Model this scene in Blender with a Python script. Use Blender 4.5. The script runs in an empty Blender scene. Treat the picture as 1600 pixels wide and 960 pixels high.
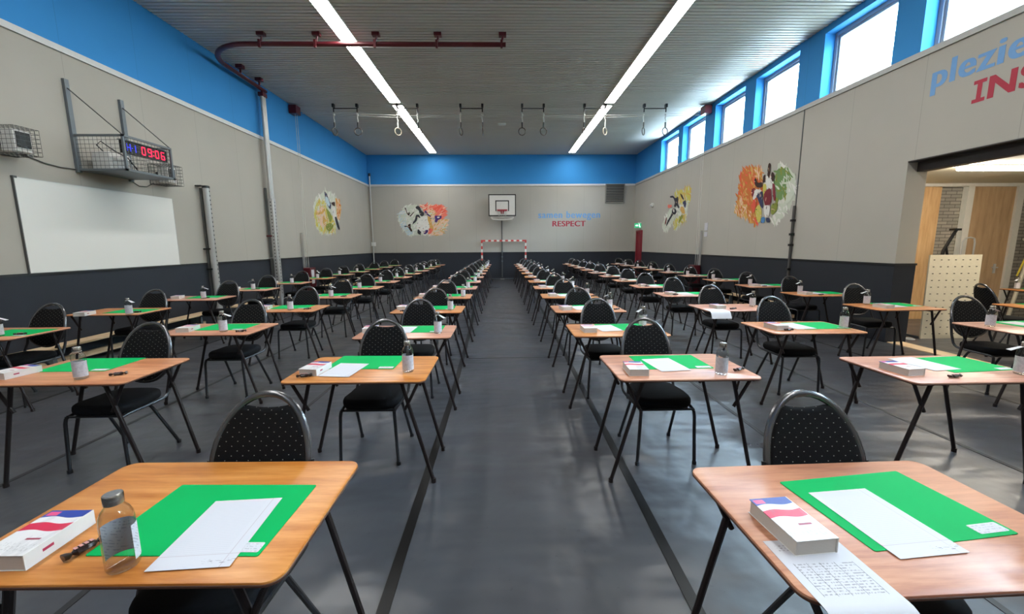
import bpy, bmesh, math, random
from mathutils import Vector, Matrix
rnd = random.Random(7)
SC = bpy.context.scene
COL = SC.collection
# ------------------------------------------------------------------ camera
CAM_H = 1.555
XL, XR, D, H = -5.957, 6.034, 19.074, 5.522     # left wall, right wall, back wall, ceiling
YF = -3.0                                        # wall behind the camera
cam_d = bpy.data.cameras.new('camera'); cam = bpy.data.objects.new('camera', cam_d); COL.objects.link(cam)
cam_d.sensor_width = 36.0; cam_d.lens = 644.1 / 1600 * 36.0
cam_d.shift_x = (800 - 797.6) / 1600; cam_d.shift_y = 0.0
cam_d.clip_start = 0.05; cam_d.clip_end = 200
p, yw, ro = 0.1491, 0.0189, -0.0061
fwd = Vector((math.sin(yw)*math.cos(p), math.cos(yw)*math.cos(p), -math.sin(p)))
rgt = Vector((math.cos(yw), -math.sin(yw), 0)); upv = rgt.cross(fwd)
r2 = rgt*math.cos(ro) + upv*math.sin(ro); u2 = -rgt*math.sin(ro) + upv*math.cos(ro)
m = Matrix((r2, u2, -fwd)).transposed().to_4x4(); m.translation = Vector((0, 0, CAM_H))
cam.matrix_world = m
SC.camera = cam
# ------------------------------------------------------------------ light and exposure
SC.view_settings.view_transform = 'Standard'; SC.view_settings.look = 'None'
SC.view_settings.gamma = 1.0; SC.view_settings.use_curve_mapping = False
SC.view_settings.exposure = 0.0
STRIP_E = 28.5          # ceiling light lines
SKY_E = 58.0             # overcast daylight
ROOM_E = 75.0           # lamp in the store room
wd = bpy.data.worlds.new('overcast_sky'); SC.world = wd; wd.use_nodes = True
bg = wd.node_tree.nodes['Background']; bg.inputs[0].default_value = (0.64, 0.82, 1.0, 1); bg.inputs[1].default_value = SKY_E
try:
    SC.cycles.use_denoising = True; SC.cycles.max_bounces = 10; SC.cycles.transparent_max_bounces = 24
    SC.cycles.sample_clamp_indirect = 6.0
except Exception: pass

# ------------------------------------------------------------------ materials
def lin(c): return tuple(((x/255)/12.92 if x/255 <= .04045 else ((x/255+.055)/1.055)**2.4) for x in c)
class NT:
    def __init__(s, name):
        s.m = bpy.data.materials.new(name); s.m.use_nodes = True; s.t = s.m.node_tree
        s.b = s.t.nodes['Principled BSDF']
    def n(s, typ, **kw):
        x = s.t.nodes.new(typ)
        for k, v in kw.items(): setattr(x, k, v)
        return x
    def l(s, a, b): s.t.links.new(a, b)
    def math(s, op, a, b=None, c=None):
        x = s.n('ShaderNodeMath', operation=op)
        for i, v in enumerate((a, b, c)):
            if v is None: continue
            if isinstance(v, (int, float)): x.inputs[i].default_value = v
            else: s.l(v, x.inputs[i])
        return x.outputs[0]
    def mix(s, f, a, b):
        x = s.n('ShaderNodeMix', data_type='RGBA')
        for i, v in ((0, f), (6, a), (7, b)):
            if isinstance(v, (int, float)): x.inputs[i].default_value = v
            elif isinstance(v, tuple): x.inputs[i].default_value = v + ((1,) if len(v) == 3 else ())
            else: s.l(v, x.inputs[i])
        return x.outputs[2]
    def coords(s, out='Object'):
        return s.n('ShaderNodeTexCoord').outputs[out]
    def pos(s):
        return s.n('ShaderNodeNewGeometry').outputs['Position']
    def xyz(s, v):
        x = s.n('ShaderNodeSeparateXYZ'); s.l(v, x.inputs[0]); return x.outputs
    def scaled(s, v, sc):
        x = s.n('ShaderNodeMapping'); s.l(v, x.inputs[0]); x.inputs['Scale'].default_value = sc; return x.outputs[0]
    def noise(s, v, scale, detail=3, rough=.5):
        x = s.n('ShaderNodeTexNoise'); s.l(v, x.inputs['Vector']); x.inputs['Scale'].default_value = scale
        x.inputs['Detail'].default_value = detail; x.inputs['Roughness'].default_value = rough; return x.outputs[0]
    def ramp(s, f, stops):
        x = s.n('ShaderNodeValToRGB'); s.l(f, x.inputs[0]); e = x.color_ramp.elements
        while len(e) < len(stops): e.new(.5)
        for i, (q, c) in enumerate(stops): e[i].position = q; e[i].color = tuple(c) + (1,)
        return x.outputs[0]
    def bump(s, h, strength=.2, dist=.01):
        x = s.n('ShaderNodeBump'); s.l(h, x.inputs['Height']); x.inputs['Strength'].default_value = strength
        x.inputs['Distance'].default_value = dist; s.l(x.outputs[0], s.b.inputs['Normal'])
    def set(s, col=None, rough=.5, metal=0, spec=.5):
        if isinstance(col, tuple): s.b.inputs['Base Color'].default_value = col + (1,)
        elif col is not None: s.l(col, s.b.inputs['Base Color'])
        if isinstance(rough, (int, float)): s.b.inputs['Roughness'].default_value = rough
        else: s.l(rough, s.b.inputs['Roughness'])
        s.b.inputs['Metallic'].default_value = metal; s.b.inputs['Specular IOR Level'].default_value = spec
        return s.m
MC = {}
def plain(name, c, rough=.5, metal=0, spec=.5, var=.06, scale=18):
    if name in MC: return MC[name]
    t = NT(name); c = lin(c)
    n = t.noise(t.coords(), scale, 2)
    a = tuple(x*(1-var) for x in c); b = tuple(min(1, x*(1+var)) for x in c)
    t.set(t.mix(n, a, b), rough, metal, spec); MC[name] = t.m; return t.m
def emit(name, c, e):
    t = NT(name); t.b.inputs['Base Color'].default_value = lin(c) + (1,)
    t.b.inputs['Emission Color'].default_value = lin(c) + (1,); t.b.inputs['Emission Strength'].default_value = e
    t.b.inputs['Roughness'].default_value = .4; MC[name] = t.m; return t.m

def m_wall(name, c, seam=True, axis='y'):
    t = NT(name); c = lin(c); P = t.pos(); X = t.xyz(P)
    n = t.noise(P, 1.3, 4); n2 = t.noise(P, 55, 2)
    col = t.mix(t.math('MULTIPLY', n, .9), tuple(x*.93 for x in c), tuple(x*1.06 for x in c))
    if seam:
        q = X[1] if axis == 'y' else X[0]
        fr = t.math('FRACT', t.math('MULTIPLY', t.math('ADD', q, 30.45), 1/1.22))
        ln = t.math('LESS_THAN', fr, .008)
        col = t.mix(t.math('MULTIPLY', ln, .35), col, tuple(x*.5 for x in c))
    t.bump(n2, .12, .004); return t.set(col, .75, 0, .3)
M_BEIGE_Y = m_wall('beige_wall_panels', (178, 174, 165)); M_BEIGE_X = m_wall('beige_end_wall_panels', (178, 174, 165), True, 'x')
M_BLUE = m_wall('blue_painted_wall', (56, 140, 206), True, 'y')
M_DADO = m_wall('dark_slate_dado', (40, 43, 50), False)
M_DADOTOP = plain('dado_cap_black', (24, 24, 26), .5)
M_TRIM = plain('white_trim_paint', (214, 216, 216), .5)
M_TRIM_SHADE = plain('shaded_white_trim_paint', (178, 178, 174), .5)  # same white trim, with the window wall's shade put into its colour
def m_ceiling():
    t = NT('grey_ceiling_slats'); P = t.pos()
    n = t.noise(P, .8, 3)
    return t.set(t.mix(n, lin((204, 204, 201)), lin((214, 214, 211))), .6, 0, .35)
M_CEIL = m_ceiling()
M_GROOVE = plain('dark_ceiling_gap', (60, 60, 60), .8)
def m_floor():
    t = NT('dark_grey_floor_sheet'); P = t.pos()
    n1 = t.noise(P, .55, 4, .55)
    st = t.noise(t.scaled(P, (3.0, .25, 1)), 1.0, 3)
    spk = t.noise(P, 130, 2)
    c = t.mix(n1, lin((58, 60, 65)), lin((78, 80, 85)))
    c = t.mix(t.math('MULTIPLY', st, .35), c, lin((52, 54, 62)))
    sp = t.math('GREATER_THAN', t.noise(P, 26, 1), .74)
    c = t.mix(t.math('MULTIPLY', sp, .25), c, lin((40, 41, 44)))
    rg = t.math('ADD', .20, t.math('MULTIPLY', n1, .22))
    wv = t.noise(t.scaled(P, (.8, 2.2, 1)), 1.3, 2, .45)
    wv2 = t.noise(t.scaled(P, (2.2, 2.0, 1)), 2.4, 2, .4)
    hh = t.math('ADD', t.math('MULTIPLY', wv, 1.0), t.math('MULTIPLY', wv2, .22))
    hh = t.math('ADD', hh, t.math('MULTIPLY', spk, .003))
    t.bump(hh, .6, .06)
    return t.set(c, rg, 0, .5)
M_FLOOR = m_floor()
def m_wood(name, c1, c2, c3, objrand=True, axis=0, rough=.32, sc=1.0):
    t = NT(name); v = t.coords()
    ci = t.xyz(t.n('ShaderNodeObjectInfo').outputs['Color']); oi = ci[1]; tone = ci[0]
    off = t.n('ShaderNodeVectorMath', operation='ADD'); t.l(v, off.inputs[0])
    cb = t.n('ShaderNodeCombineXYZ'); t.l(t.math('MULTIPLY', oi, 37.0), cb.inputs[0]); t.l(t.math('MULTIPLY', oi, 11.0), cb.inputs[1]); t.l(cb.outputs[0], off.inputs[1])
    s = [14*sc]*3; s[axis] = 1.6*sc
    g = t.noise(t.scaled(off.outputs[0], tuple(s)), 1.6, 5, .62)
    s2 = [90*sc]*3; s2[axis] = 5*sc
    f = t.noise(t.scaled(off.outputs[0], tuple(s2)), 1.0, 2)
    big = t.noise(off.outputs[0], 3.0, 2)
    c = t.ramp(g, [(.34, lin(c1)), (.5, lin(c2)), (.66, lin(c3))])
    c = t.mix(t.math('MULTIPLY', f, .28), c, tuple(x*.72 for x in lin(c1)))
    if objrand:
        hs = t.n('ShaderNodeHueSaturation'); t.l(c, hs.inputs['Color'])
        t.l(t.math('ADD', .478, t.math('MULTIPLY', tone, .019)), hs.inputs['Hue'])
        t.l(t.math('ADD', .74, t.math('MULTIPLY', tone, .37)), hs.inputs['Saturation'])
        t.l(t.math('ADD', .86, t.math('MULTIPLY', big, .3)), hs.inputs['Value']); c = hs.outputs[0]
    t.bump(f, .05, .002)
    return t.set(c, rough, 0, .5)
M_DESK = m_wood('varnished_desk_plywood', (176, 112, 62), (204, 142, 86), (222, 164, 108))
M_EDGE = plain('dark_table_edge', (86, 52, 36), .5)
M_DOORW = m_wood('light_plywood_door', (190, 148, 100), (206, 166, 118), (218, 180, 134), False, 2, .4, .6)
M_DOORW2 = m_wood('brown_plywood_door', (160, 128, 94), (178, 146, 110), (188, 158, 122), False, 2, .4, .5)
M_BENCH = m_wood('pale_bench_wood', (214, 180, 138), (230, 200, 162), (238, 214, 182), False, 1, .4)
M_STEELD = plain('dark_brown_steel_tube', (40, 33, 33), .35, .3)
M_CHROME = plain('dark_grey_chair_tube', (62, 63, 66), .28, .7)
M_RIM = plain('dark_plastic_rim', (104, 104, 107), .22, .7)
M_RUB = plain('black_rubber', (18, 18, 18), .7)
def m_dots():
    t = NT('black_dotted_fabric'); X = t.xyz(t.coords())
    u = t.math('MULTIPLY', X[0], 1/.046); v = t.math('MULTIPLY', t.math('ADD', X[1], t.math('MULTIPLY', X[2], 1.0)), 1/.046)
    def lat(o):
        a = t.math('SUBTRACT', t.math('FRACT', t.math('ADD', u, 50+o)), .5); b = t.math('SUBTRACT', t.math('FRACT', t.math('ADD', v, 50+o)), .5)
        return t.math('ADD', t.math('MULTIPLY', a, a), t.math('MULTIPLY', b, b))
    d = t.math('MINIMUM', lat(0), lat(.5))
    k = t.math('LESS_THAN', d, .0022)
    n = t.noise(t.coords(), 240, 2)
    base = t.mix(n, lin((12, 12, 14)), lin((26, 26, 28)))
    t.bump(n, .3, .002)
    return t.set(t.mix(k, base, lin((150, 148, 142))), .92, 0, .15)
M_DOTS = m_dots()
M_SEAT = plain('black_seat_fabric', (20, 20, 22), .9, 0, .15, .25, 200)
M_GREEN = plain('green_card', (0, 168, 88), .65, 0, .1, .03, 6)
def m_paper(name, kind):
    t = NT(name); v = t.coords(); X = t.xyz(v)
    c = lin((206, 206, 213)); col = c
    if kind == 'form':       # faint ruled grid with a narrow margin line
        a = t.math('LESS_THAN', t.math('FRACT', t.math('MULTIPLY', t.math('ADD', X[1], 5), 1/.0075)), .22)
        inside = t.math('LESS_THAN', t.math('ABSOLUTE', t.math('ADD', X[0], .012)), .075)
        above = t.math('GREATER_THAN', X[1], -.095)
        k = t.math('MULTIPLY', t.math('MULTIPLY', a, inside), above)
        col = t.mix(t.math('MULTIPLY', k, .13), c, lin((120, 120, 130)))
        l2 = t.math('LESS_THAN', t.math('ABSOLUTE', t.math('SUBTRACT', X[0], .078)), .0012)
        l3 = t.math('LESS_THAN', t.math('ABSOLUTE', t.math('ADD', X[1], .10)), .0012)
        col = t.mix(t.math('MULTIPLY', t.math('MAXIMUM', l2, l3), .35), col, lin((150, 120, 130)))
        sg = t.math('GREATER_THAN', t.noise(t.scaled(v, (60, 300, 1)), 1, 2), .60)
        zone = t.math('MULTIPLY', t.math('LESS_THAN', t.math('ABSOLUTE', t.math('ADD', X[1], .125)), .009), t.math('GREATER_THAN', X[0], .02))
        col = t.mix(t.math('MULTIPLY', t.math('MULTIPLY', sg, zone), .6), col, lin((90, 90, 110)))
    elif kind == 'print':    # heading and a printed table
        row = t.math('LESS_THAN', t.math('FRACT', t.math('MULTIPLY', t.math('ADD', X[1], 5), 1/.0085)), .45)
        ink = t.math('GREATER_THAN', t.noise(t.scaled(v, (160, 60, 1)), 1, 2), .5)
        ins = t.math('MULTIPLY', t.math('LESS_THAN', t.math('ABSOLUTE', X[0]), .08), t.math('LESS_THAN', t.math('ABSOLUTE', t.math('ADD', X[1], -.012)), .052))
        head = t.math('MULTIPLY', t.math('LESS_THAN', t.math('ABSOLUTE', t.math('ADD', X[0], .035)), .05), t.math('LESS_THAN', t.math('ABSOLUTE', t.math('SUBTRACT', X[1], .118)), .012))
        k = t.math('MULTIPLY', t.math('MULTIPLY', row, ink), t.math('MAXIMUM', ins, head))
        col = t.mix(t.math('MULTIPLY', k, .5), c, lin((80, 80, 84)))
        for xx in (-.08, -.045, -.01, .03, .08):
            ll = t.math('MULTIPLY', t.math('LESS_THAN', t.math('ABSOLUTE', t.math('SUBTRACT', X[0], xx)), .0008), t.math('LESS_THAN', t.math('ABSOLUTE', t.math('ADD', X[1], -.012)), .052))
            col = t.mix(t.math('MULTIPLY', ll, .7), col, lin((80, 80, 84)))
    elif kind == 'label':    # small printed label
        row = t.math('LESS_THAN', t.math('FRACT', t.math('MULTIPLY', t.math('ADD', t.math('ADD', X[1], X[2]), 5), 1/.009)), .45)
        ink = t.math('GREATER_THAN', t.noise(t.scaled(v, (150, 70, 70)), 1, 2), .52)
        col = t.mix(t.math('MULTIPLY', t.math('MULTIPLY', row, ink), .30), c, lin((70, 74, 96)))
    return t.set(col, .6, 0, .3)
M_FORM = m_paper('ruled_form_paper', 'form'); M_PRINT = m_paper('printed_table_paper', 'print'); M_LABEL = m_paper('printed_label_paper', 'label')
M_WHITEP = plain('white_paper', (212, 212, 217), .6, 0, .3, .02)
def m_cover():
    t = NT('flag_book_cover'); v = t.coords(); X = t.xyz(v)
    w = t.math('ADD', X[1], t.math('MULTIPLY', t.math('SINE', t.math('MULTIPLY', X[0], 60)), .004))
    def band(lo, hi): return t.math('MULTIPLY', t.math('GREATER_THAN', w, lo), t.math('LESS_THAN', w, hi))
    c = t.mix(band(.062, .2), lin((220, 219, 220)), lin((34, 60, 150)))
    c = t.mix(band(.004, .036), c, lin((204, 28, 70)))
    fold = t.noise(t.scaled(v, (30, 7, 1)), 1, 3)
    c = t.mix(t.math('MULTIPLY', t.math('GREATER_THAN', fold, .58), .14), c, lin((120, 120, 130)))
    blk = t.math('MULTIPLY', t.math('LESS_THAN', t.math('ABSOLUTE', t.math('SUBTRACT', X[0], .018)), .02), t.math('LESS_THAN', t.math('ABSOLUTE', t.math('ADD', X[1], .030)), .0035))
    c = t.mix(blk, c, lin((150, 40, 70)))
    lg = t.math('MULTIPLY', t.math('LESS_THAN', t.math('ABSOLUTE', t.math('ADD', X[0], .040)), .016), t.math('LESS_THAN', t.math('ABSOLUTE', t.math('SUBTRACT', X[1], .078)), .009))
    c = t.mix(lg, c, lin((222, 80, 130)))
    ink = t.math('MULTIPLY', t.math('GREATER_THAN', t.noise(t.scaled(v, (200, 90, 1)), 1, 1), .56), band(-.075, -.045))
    c = t.mix(t.math('MULTIPLY', ink, .3), c, lin((120, 120, 120)))
    return t.set(c, .35, 0, .5)
M_COVER = m_cover()
def m_pages():
    t = NT('book_pages'); X = t.xyz(t.coords())
    k = t.math('FRACT', t.math('MULTIPLY', X[2], 420))
    return t.set(t.mix(t.math('MULTIPLY', k, .35), lin((214, 208, 200)), lin((150, 144, 138))), .8, 0, .2)
M_PAGES = m_pages()
def m_glass(name, tint=(1, 1, 1), gl=.9):
    t = NT(name); t.t.nodes.remove(t.b)
    tr = t.n('ShaderNodeBsdfTransparent'); tr.inputs[0].default_value = tint + (1,)
    g = t.n('ShaderNodeBsdfGlossy'); g.inputs['Roughness'].default_value = .03; g.inputs[0].default_value = (gl, gl, gl, 1)
    lw = t.n('ShaderNodeLayerWeight'); lw.inputs[0].default_value = .5
    fr = t.math('ADD', .035, t.math('MULTIPLY', t.math('POWER', lw.outputs[1], 3.0), .8))
    mx = t.n('ShaderNodeMixShader'); t.l(fr, mx.inputs[0]); t.l(tr.outputs[0], mx.inputs[1]); t.l(g.outputs[0], mx.inputs[2])
    t.l(mx.outputs[0], t.t.nodes['Material Output'].inputs[0]); return t.m
M_GLASS = m_glass('clear_bottle_glass', (.86, .88, .88)); M_PANE = m_glass('window_glass', (.97, 1, .99))
M_CAP = plain('brushed_steel_cap', (196, 192, 186), .24, .9)
M_CANDY = plain('dark_snack_wrapper', (36, 20, 18), .3, 0, .6, .5, 60)
M_CANDYP = plain('pink_wrapper_lettering', (206, 150, 150), .4)
M_ALU = plain('brushed_aluminium', (186, 186, 184), .36, .35)
M_GREYST = plain('grey_painted_steel', (104, 112, 118), .45, .2)
M_WIRE = plain('grey_wire', (88, 90, 90), .5, .3)
M_MAROON = plain('maroon_painted_steel', (84, 22, 30), .35, .1)
M_BLACK = plain('black_plastic', (18, 18, 20), .45)
M_WHITEPL = plain('white_plastic', (226, 226, 224), .45)
M_BOARD = plain('whiteboard_surface', (236, 238, 235), .22, 0, .5, .015, 2)
M_ROPE = plain('white_rope', (206, 206, 200), .7)
M_RINGW = plain('ring_wood', (74, 66, 60), .45)
M_RINGP = plain('pale_ring_wood', (206, 190, 172), .45)
M_RED = plain('red_paint', (196, 60, 56), .45); M_WHITE = plain('white_paint', (226, 224, 218), .45)
M_DRED = plain('dark_red_door_paint', (128, 34, 46), .45)
M_TXB = plain('light_blue_wall_lettering', (112, 160, 212), .7); M_TXR = plain('crimson_wall_lettering', (168, 42, 62), .7)
M_TAPE = plain('black_floor_tape', (12, 12, 13), .4, 0, .3)
M_SEAM = plain('floor_sheet_overlap', (30, 31, 33), .5)
M_FRAME = plain('grey_window_frame', (150, 162, 178), .45)
M_STRIP = emit('light_strip_diffuser', (255, 253, 248), STRIP_E)
M_LAMP = emit('warm_lamp_diffuser', (255, 244, 226), ROOM_E)
M_CREAM = plain('cream_perforated_board', (232, 222, 196), .6)
M_HOLE = plain('dark_hole', (70, 62, 48), .8)
M_CREAMP = plain('cream_paint', (214, 206, 184), .55)
def m_brick():
    t = NT('grey_brick'); v = t.pos(); X = t.xyz(v)
    cb = t.n('ShaderNodeCombineXYZ'); t.l(X[0], cb.inputs[0]); t.l(X[2], cb.inputs[1])
    b = t.n('ShaderNodeTexBrick'); t.l(cb.outputs[0], b.inputs['Vector']); b.inputs['Scale'].default_value = 1.0
    b.inputs['Brick Width'].default_value = .22; b.inputs['Row Height'].default_value = .066; b.inputs['Mortar Size'].default_value = .006
    b.inputs['Color1'].default_value = lin((150, 142, 132)) + (1,); b.inputs['Color2'].default_value = lin((128, 122, 114)) + (1,); b.inputs['Mortar'].default_value = lin((84, 78, 72)) + (1,)
    return t.set(b.outputs[0], .8, 0, .2)
M_BRICK = m_brick()

# ------------------------------------------------------------------ mesh builder
class MB:
    def __init__(s): s.v = []; s.f = []; s.k = []; s.mi = 0
    def add(s, vs, fs):
        o = len(s.v); s.v += [tuple(q) for q in vs]
        for f in fs: s.f.append([i+o for i in f]); s.k.append(s.mi)
        return s
    def box(s, x0, x1, y0, y1, z0, z1):
        return s.add([(x0,y0,z0),(x1,y0,z0),(x1,y1,z0),(x0,y1,z0),(x0,y0,z1),(x1,y0,z1),(x1,y1,z1),(x0,y1,z1)],
                     [(3,2,1,0),(4,5,6,7),(0,1,5,4),(1,2,6,5),(2,3,7,6),(3,0,4,7)])
    def tube(s, pts, r, seg=8, closed=False, r2=None):
        P = [Vector(q) for q in pts]; n = len(P); T = []
        for i in range(n):
            a = P[(i-1) % n] if (closed or i) else P[i]; b = P[(i+1) % n] if (closed or i < n-1) else P[i]
            T.append((b-a).normalized())
        ref = Vector((0, 0, 1)) if abs(T[0].z) < .9 else Vector((1, 0, 0))
        N = (ref - T[0]*ref.dot(T[0])).normalized(); vs = []; fs = []
        for i in range(n):
            if i: N = (N - T[i]*N.dot(T[i])).normalized()
            B = T[i].cross(N)
            for j in range(seg):
                a = 2*math.pi*j/seg; vs.append(P[i] + N*math.cos(a)*r + B*math.sin(a)*(r2 or r))
        for i in range(n if closed else n-1):
            for j in range(seg):
                a = i*seg+j; b = i*seg+(j+1) % seg; c = ((i+1) % n)*seg+(j+1) % seg; d = ((i+1) % n)*seg+j
                fs.append((a, b, c, d))
        if not closed:
            fs.append(tuple(range(seg))[::-1]); fs.append(tuple(range((n-1)*seg, n*seg)))
        return s.add(vs, fs)
    def lathe(s, prof, seg=16, c=(0, 0, 0), cap=True, a0=0, a1=2*math.pi):
        full = abs(a1-a0-2*math.pi) < 1e-6; m_ = seg if full else seg+1; vs = []; fs = []
        for r, z in prof:
            for j in range(m_):
                a = a0 + (a1-a0)*j/seg; vs.append((c[0]+r*math.cos(a), c[1]+r*math.sin(a), c[2]+z))
        for i in range(len(prof)-1):
            for j in range(seg):
                k = (j+1) % m_ if full else j+1
                fs.append((i*m_+j, i*m_+k, (i+1)*m_+k, (i+1)*m_+j))
        if cap and full:
            fs.append(tuple(range(seg))[::-1]); fs.append(tuple(range((len(prof)-1)*seg, len(prof)*seg)))
        return s.add(vs, fs)
    def slab(s, out, z0, z1, r=0, n=3, fn=None):
        """prism of a 2-D outline with rounded top and bottom edges; fn maps (u, v, w) to space"""
        c = (sum(q[0] for q in out)/len(out), sum(q[1] for q in out)/len(out))
        def inset(d):
            k = len(out); res = []
            for i in range(k):
                a = Vector(out[i-1]); b = Vector(out[i]); e = Vector(out[(i+1) % k])
                t = (e-a); nn = Vector((-t.y, t.x)); nn = nn.normalized() if nn.length > 1e-9 else Vector((0, 0))
                res.append((b.x + nn.x*d, b.y + nn.y*d))
            return res
        rings = []
        if r > 0:
            for i in range(n+1):
                a = math.pi/2*i/n; rings.append((inset(r*(1-math.sin(a))), z0 + r*(1-math.cos(a))))
            for i in range(n+1):
                a = math.pi/2*i/n; rings.append((inset(r*(1-math.cos(a))), z1 - r*(1-math.sin(a))))
        else: rings = [(out, z0), (out, z1)]
        k = len(out); vs = []; fs = []
        for o, z in rings:
            for q in o: vs.append((q[0], q[1], z))
        if fn: vs = [fn(*q) for q in vs]
        for i in range(len(rings)-1):
            for j in range(k): fs.append((i*k+j, i*k+(j+1) % k, (i+1)*k+(j+1) % k, (i+1)*k+j))
        fs.append(tuple(range(k))[::-1]); fs.append(tuple(range((len(rings)-1)*k, len(rings)*k)))
        return s.add(vs, fs)
    def build(s, name, mats, parent=None, smooth=.6, loc=None):
        me = bpy.data.meshes.new(name); me.from_pydata(s.v, [], s.f)
        for q in (mats if isinstance(mats, (list, tuple)) else [mats]): me.materials.append(q)
        me.polygons.foreach_set('material_index', s.k)
        me.validate(); me.update()
        bm = bmesh.new(); bm.from_mesh(me); bmesh.ops.recalc_face_normals(bm, faces=bm.faces); bm.to_mesh(me); bm.free()
        if smooth:
            me.shade_smooth(); me.set_sharp_from_angle(angle=smooth)
        o = bpy.data.objects.new(name, me); COL.objects.link(o)
        if parent: o.parent = parent
        if loc: o.location = loc
        return o
def rrect(w, d, r, n=5, cx=0, cy=0):
    o = []
    for sx, sy, a in ((1, 1, 0), (-1, 1, 90), (-1, -1, 180), (1, -1, 270)):
        for i in range(n+1):
            t = math.radians(a + 90*i/n); o.append((cx+sx*(w/2-r)+r*math.cos(t), cy+sy*(d/2-r)+r*math.sin(t)))
    return o
def arc(c, a, b, r, n=6):    # quarter bend helper: points round centre c from direction a to direction b
    c, a, b = Vector(c), Vector(a), Vector(b)
    return [c + (a*math.cos(math.pi/2*i/n) + b*math.sin(math.pi/2*i/n))*r for i in range(n+1)]
def empty(name, loc=(0, 0, 0), rz=0):
    o = bpy.data.objects.new(name, None); COL.objects.link(o); o.location = loc; o.rotation_euler = (0, 0, rz); o.empty_display_size = .1
    return o
def tag(o, label, cat, group=None, kind=None):
    o['label'] = label; o['category'] = cat
    if group: o['group'] = group
    if kind: o['kind'] = kind
    return o
def struct(o, label=None):
    o['kind'] = 'structure'
    if label: o['label'] = label
    return o
def dup(src, loc, rz=0, skip=()):
    r = src.copy(); COL.objects.link(r); r.location = loc; r.rotation_euler = (0, 0, rz)
    for ch in src.children:
        if ch.name.split('.')[0] in skip: continue
        c = ch.copy(); COL.objects.link(c); c.parent = r
        for g in ch.children:
            d = g.copy(); COL.objects.link(d); d.parent = c
    return r
# ------------------------------------------------------------------ the room
T_ = .31
b = MB(); b.box(XL-.3, XR, YF, D+.3, -.1, 0); b.box(XR, 13, .3, 9.6, -.1, 0)
struct(b.build('floor', M_FLOOR, smooth=0), 'dark grey floor covering of the gym hall')
b = MB(); pit = .1004; y = YF
b.mi = 1; b.box(XL-.3, XR+T_, YF, D+.3, H+.02, H+.1); b.mi = 0
while y < D:
    y1 = min(y+pit*.68, D+.1); b.box(XL-.02, XR+.02, y, y1, H, H+.021); y += pit
struct(b.build('ceiling', [M_CEIL, M_GROOVE], smooth=0), 'grey slatted ceiling of the gym hall')
ZD, ZT0, ZT1 = 1.24, 4.176, 4.258
b = MB()
b.mi = 0; b.box(XL-.3, XL, YF, D+.3, ZD, 4.2); b.mi = 1; b.box(XL-.3, XL, YF, D+.3, 4.2, H+.02)
b.mi = 2; b.box(XL-.3, XL+.012, YF, D, 0, ZD-.03); b.mi = 3; b.box(XL-.3, XL+.022, YF, D, ZD-.03, ZD)
struct(b.build('wall_left', [M_BEIGE_Y, M_BLUE, M_DADO, M_DADOTOP], smooth=0))
b = MB()
b.mi = 0; b.box(XL, XR, D, D+.3, ZD, 4.2); b.mi = 1; b.box(XL, XR, D, D+.3, 4.2, H+.02)
b.mi = 2; b.box(XL, XR, D-.012, D+.3, 0, ZD-.03); b.mi = 3; b.box(XL, XR, D-.022, D+.3, ZD-.03, ZD)
struct(b.build('wall_back', [M_BEIGE_X, M_BLUE, M_DADO, M_DADOTOP], smooth=0))
b = MB()
b.mi = 0; b.box(XL, XR, YF-.3, YF, ZD, 4.2); b.mi = 1; b.box(XL, XR, YF-.3, YF, 4.2, H+.02); b.mi = 2; b.box(XL, XR, YF-.3, YF, 0, ZD)
struct(b.build('wall_front', [M_BEIGE_X, M_BLUE, M_DADO], smooth=0))
OY0, OY1, OZ = 1.0, 6.25, 2.75
WINS = [(14.618, 16.148), (12.737, 14.27), (10.731, 12.167), (8.851, 10.295), (6.741, 8.195), (4.80, 6.288), (2.75, 4.25), (.7, 2.2), (-1.4, .15)]
b = MB()
b.mi = 0
for y0, y1, z0, z1 in ((OY1, D, ZD, ZT1), (OY0, OY1, OZ, ZT1), (YF, OY0, ZD, ZT1)): b.box(XR, XR+T_, y0, y1, z0, z1)
b.mi = 1
ys = [D] + [q for w in WINS for q in (w[1], w[0])] + [YF]
for i in range(0, len(ys), 2): b.box(XR, XR+T_, ys[i+1], ys[i], ZT1, 5.40)
b.box(XR, XR+T_, YF, D, 5.40, H+.02)
b.mi = 2; b.box(XR-.012, XR+T_+.012, OY1-.012, D, 0, ZD-.03); b.box(XR-.012, XR+T_, YF, OY0, 0, ZD-.03)
b.mi = 3; b.box(XR-.022, XR+T_+.022, OY1-.022, D, ZD-.03, ZD); b.box(XR-.022, XR+T_, YF, OY0, ZD-.03, ZD)
struct(b.build('wall_right', [M_BEIGE_Y, M_BLUE, M_DADO, M_DADOTOP], smooth=0))
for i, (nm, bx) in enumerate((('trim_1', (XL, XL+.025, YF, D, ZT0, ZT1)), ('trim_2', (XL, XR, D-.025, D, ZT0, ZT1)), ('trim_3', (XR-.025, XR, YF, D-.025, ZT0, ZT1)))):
    struct(MB().box(*bx).build(nm, M_TRIM if i < 2 else M_TRIM_SHADE, smooth=0))
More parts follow.
